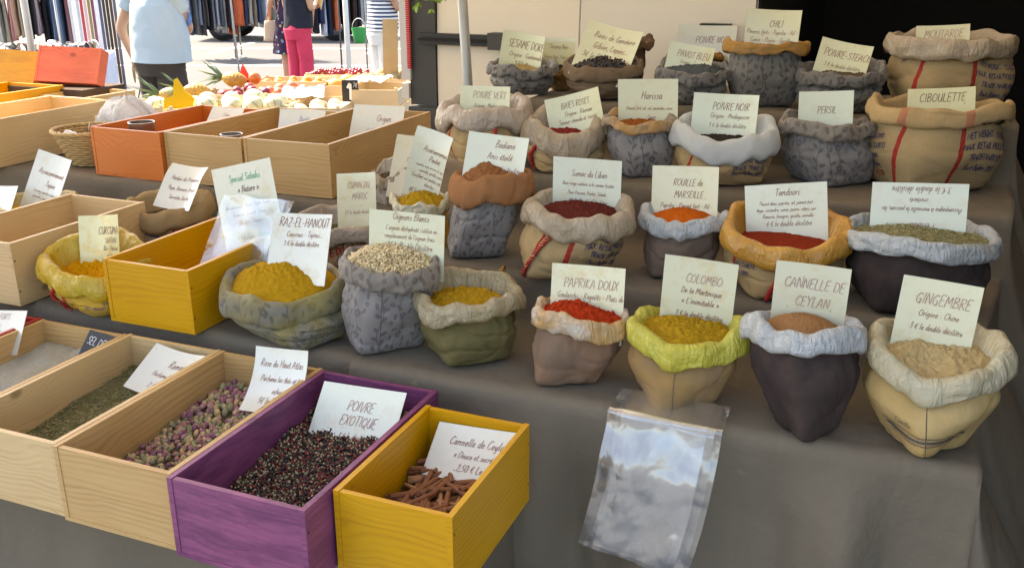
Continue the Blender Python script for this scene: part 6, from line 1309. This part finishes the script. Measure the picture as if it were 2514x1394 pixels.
# ---------------------------------------------------------------- clear bags, basket and other small things on the stall
def m_film(seed=0., milky=.16):
    n = N('film'); c = n.coord(); uv = n.add('ShaderNodeUVMap').outputs[0]
    w1 = n.noise(n.map(uv, (16, 11, 1), (seed, 0, 0), (0, 0, .6)), 1, 4, .55, .8); r1 = n.math('ABSOLUTE', n.math('SUBTRACT', w1, .5))
    w2 = n.noise(n.map(uv, (14, 9, 1), (seed, 3, 0)), 1, 3, .5, .8)
    h = n.math('ADD', n.math('POWER', r1, .8), n.math('MULTIPLY', w2, .6))
    b = n.add('ShaderNodeBump'); b.inputs['Strength'].default_value = .10; b.inputs['Distance'].default_value = .02; n.link(h, b.inputs['Height'])
    gl = n.add('ShaderNodeBsdfGlossy'); gl.inputs['Roughness'].default_value = .16; gl.inputs[0].default_value = (.95, .97, 1, 1); n.link(b.outputs[0], gl.inputs['Normal'])
    tr = n.add('ShaderNodeBsdfTransparent'); tr.inputs[0].default_value = (.96, .97, .97, 1)
    df = n.add('ShaderNodeBsdfDiffuse'); df.inputs[0].default_value = (.72, .75, .78, 1)
    fr = n.add('ShaderNodeLayerWeight'); fr.inputs['Blend'].default_value = .35; n.link(b.outputs[0], fr.inputs['Normal'])
    m1 = n.add('ShaderNodeMixShader'); m1.inputs[0].default_value = milky; n.link(tr.outputs[0], m1.inputs[1]); n.link(df.outputs[0], m1.inputs[2])
    m2 = n.add('ShaderNodeMixShader'); n.link(n.math('MULTIPLY_ADD', fr.outputs['Fresnel'], .45, .15, True), m2.inputs[0]); n.link(m1.outputs[0], m2.inputs[1]); n.link(gl.outputs[0], m2.inputs[2])
    n.link(m2.outputs[0], n.out.inputs[0]); n.t.nodes.remove(n.p); return n.mat
def film_sheet(P, nu=50, nv=60, amp=.006, seed=0.):
    mb = MB(); mb.grid(lambda u, v: P(u, v), nu, nv, uvf=lambda u, v: (u * .25, v * .4)); return mb
bs_ = empty('clear_bag_stack', (-.33, 1.53, .85), 'stack of clear cellophane bags hanging over the front of the table', 'bags')
for k in range(3):
    def P(u, v):
        s = v * .355; x = lerp(-.085, .098, u) + .012 * k * (1 if k < 2 else -.6) - .055 * v * v + .02 * v; 
        bend = .09
        if s < bend: y = .08 - s + .0; z = .012 + .003 * k
        else:
            q = s - bend; y = -.020 - .020 * sst(0, .3, q) - .016 * k * sst(0, .1, q); z = .010 - q + .004 * k
        w = fbm(u * 1.5 + k * 7, v * 2.4, k, 2) * .012 - .006 * abs(nz(u * 2.2 + v * 3 + k, v * 3 - u * 2)) - .002 * abs(nz(u * 5 + v * 6, v * 7 - u * 3 + k))
        return (x + .06 - .05, y + w * (1 if s > bend else .2), z + (abs(w) * .4 if s < bend else 0) - .02 * u * v)
    film_sheet(P, 70, 90).build('clear_bag', m_film(k * 2.3, .15), bs_)
b2 = empty('clear_bag_stack', (-1.50, 1.84, 1.0), 'clear plastic bags lying over the Special Salades card', 'bags')
for k in range(2):
    def P(u, v): return (lerp(-.03, .15, u) + .05 * v - .02 * k, -.015 - .008 * k - .06 * (1 - v) + .008 * fbm(u * 2 + k * 3, v * 2, k, 2), lerp(-.06, .11, v) + .012 * nz(u * 3, v * 3, k))
    film_sheet(P, 30, 30).build('clear_bag', m_film(5 + k, .07), b2)
# wicker basket with bags and a white plastic bag behind
bk = empty('wicker_basket', (-2.57, 2.45, .985), 'small round wicker basket beside the orange box', 'basket'); WK = m_plain((.46, .30, .12), .6, var=.3, scale=90.)
for r_i in range(13):
    z = .006 + r_i * .0085; rr = .065 + .052 * (z / .115) ** .8
    mb = MB(); mb.tube([Vector((rr * math.cos(a), rr * math.sin(a), z)) + Vector((math.cos(a), math.sin(a), 0)) * .003 * math.sin(a * 12 + PI * (r_i % 2)) for a in [2 * PI * i / 96 for i in range(97)]], .0042, 6, caps=False); mb.build('woven_strand', WK, bk)
for i in range(24):
    a = 2 * PI * i / 24; mb = MB(); mb.tube([(.064 * math.cos(a), .064 * math.sin(a), .0), (.092 * math.cos(a), .092 * math.sin(a), .06), (.119 * math.cos(a), .119 * math.sin(a), .118)], .003, 5); mb.build('stake', WK, bk)
for k in range(3):
    mb = MB(); mb.tube([((.122 + .004 * math.sin(a * 10 + k * 2.1)) * math.cos(a), (.122 + .004 * math.sin(a * 10 + k * 2.1)) * math.sin(a), .119 + .004 * math.cos(a * 10 + k * 2.1)) for a in [2 * PI * i / 96 for i in range(97)]], .0042, 6, caps=False); mb.build('rim_braid', WK, bk)
mb = MB(); mb.tube([(.0, 0, .003), (0, 0, .006)], .066, 24); mb.build('basket_bottom', WK, bk)
sm = m_film(9., .3)
for i in range(9):
    a = i * 2.4; r = .02 + .06 * (i % 3) / 2; c = (('red', (.30, .03, .03)), ('brown', (.12, .06, .03)), ('white', (.6, .6, .6)))[i % 3]
    mb = MB(); mb.grid(lambda u, v: ((.028 * math.cos(2 * PI * u)) * math.sin(PI * (.03 + .94 * v)) ** .6, .012 * math.sin(2 * PI * u) * math.sin(PI * (.03 + .94 * v)), (v - .5) * .08 + .003 * nz(u * 9, v * 9, i)), 16, 8, True)
    o = mb.build('small_packet', m_plain(c[1], .2, var=.6, scale=60.), None, loc=(-2.57 + r * math.cos(a), 2.45 + r * math.sin(a), .985 + .085 + .008 * (i % 3)), rot=(rnd.uniform(-1.3, 1.3), rnd.uniform(-.6, .6), a)); tag(o, 'small %s packet in the wicker basket' % c[0], 'packet', '%s packets in the basket' % c[0])
mb = MB(); mb.grid(lambda u, v: ((.135 + .03 * fbm(math.cos(2 * PI * u) * 1.6, math.sin(2 * PI * u) * 1.6, v * 2, 4)) * math.cos(2 * PI * u) * math.sin(PI * (.02 + .96 * v)) ** .7, (.09 + .02 * fbm(math.cos(2 * PI * u) * 2, math.sin(2 * PI * u) * 2, v * 2 + 5, 4)) * math.sin(2 * PI * u) * math.sin(PI * (.02 + .96 * v)) ** .7, .002 + .20 * v + .02 * fbm(math.cos(2 * PI * u) * 2, math.sin(2 * PI * u) * 2, v * 3, 3) * v), 56, 26, True)
tag(mb.build('plastic_bag', m_liner((.82, .82, .84), None, 0., .3, 1.2, 3.), None, loc=(-2.60, 2.66, .986)), 'crumpled white plastic bag behind the wicker basket', 'plastic bag')
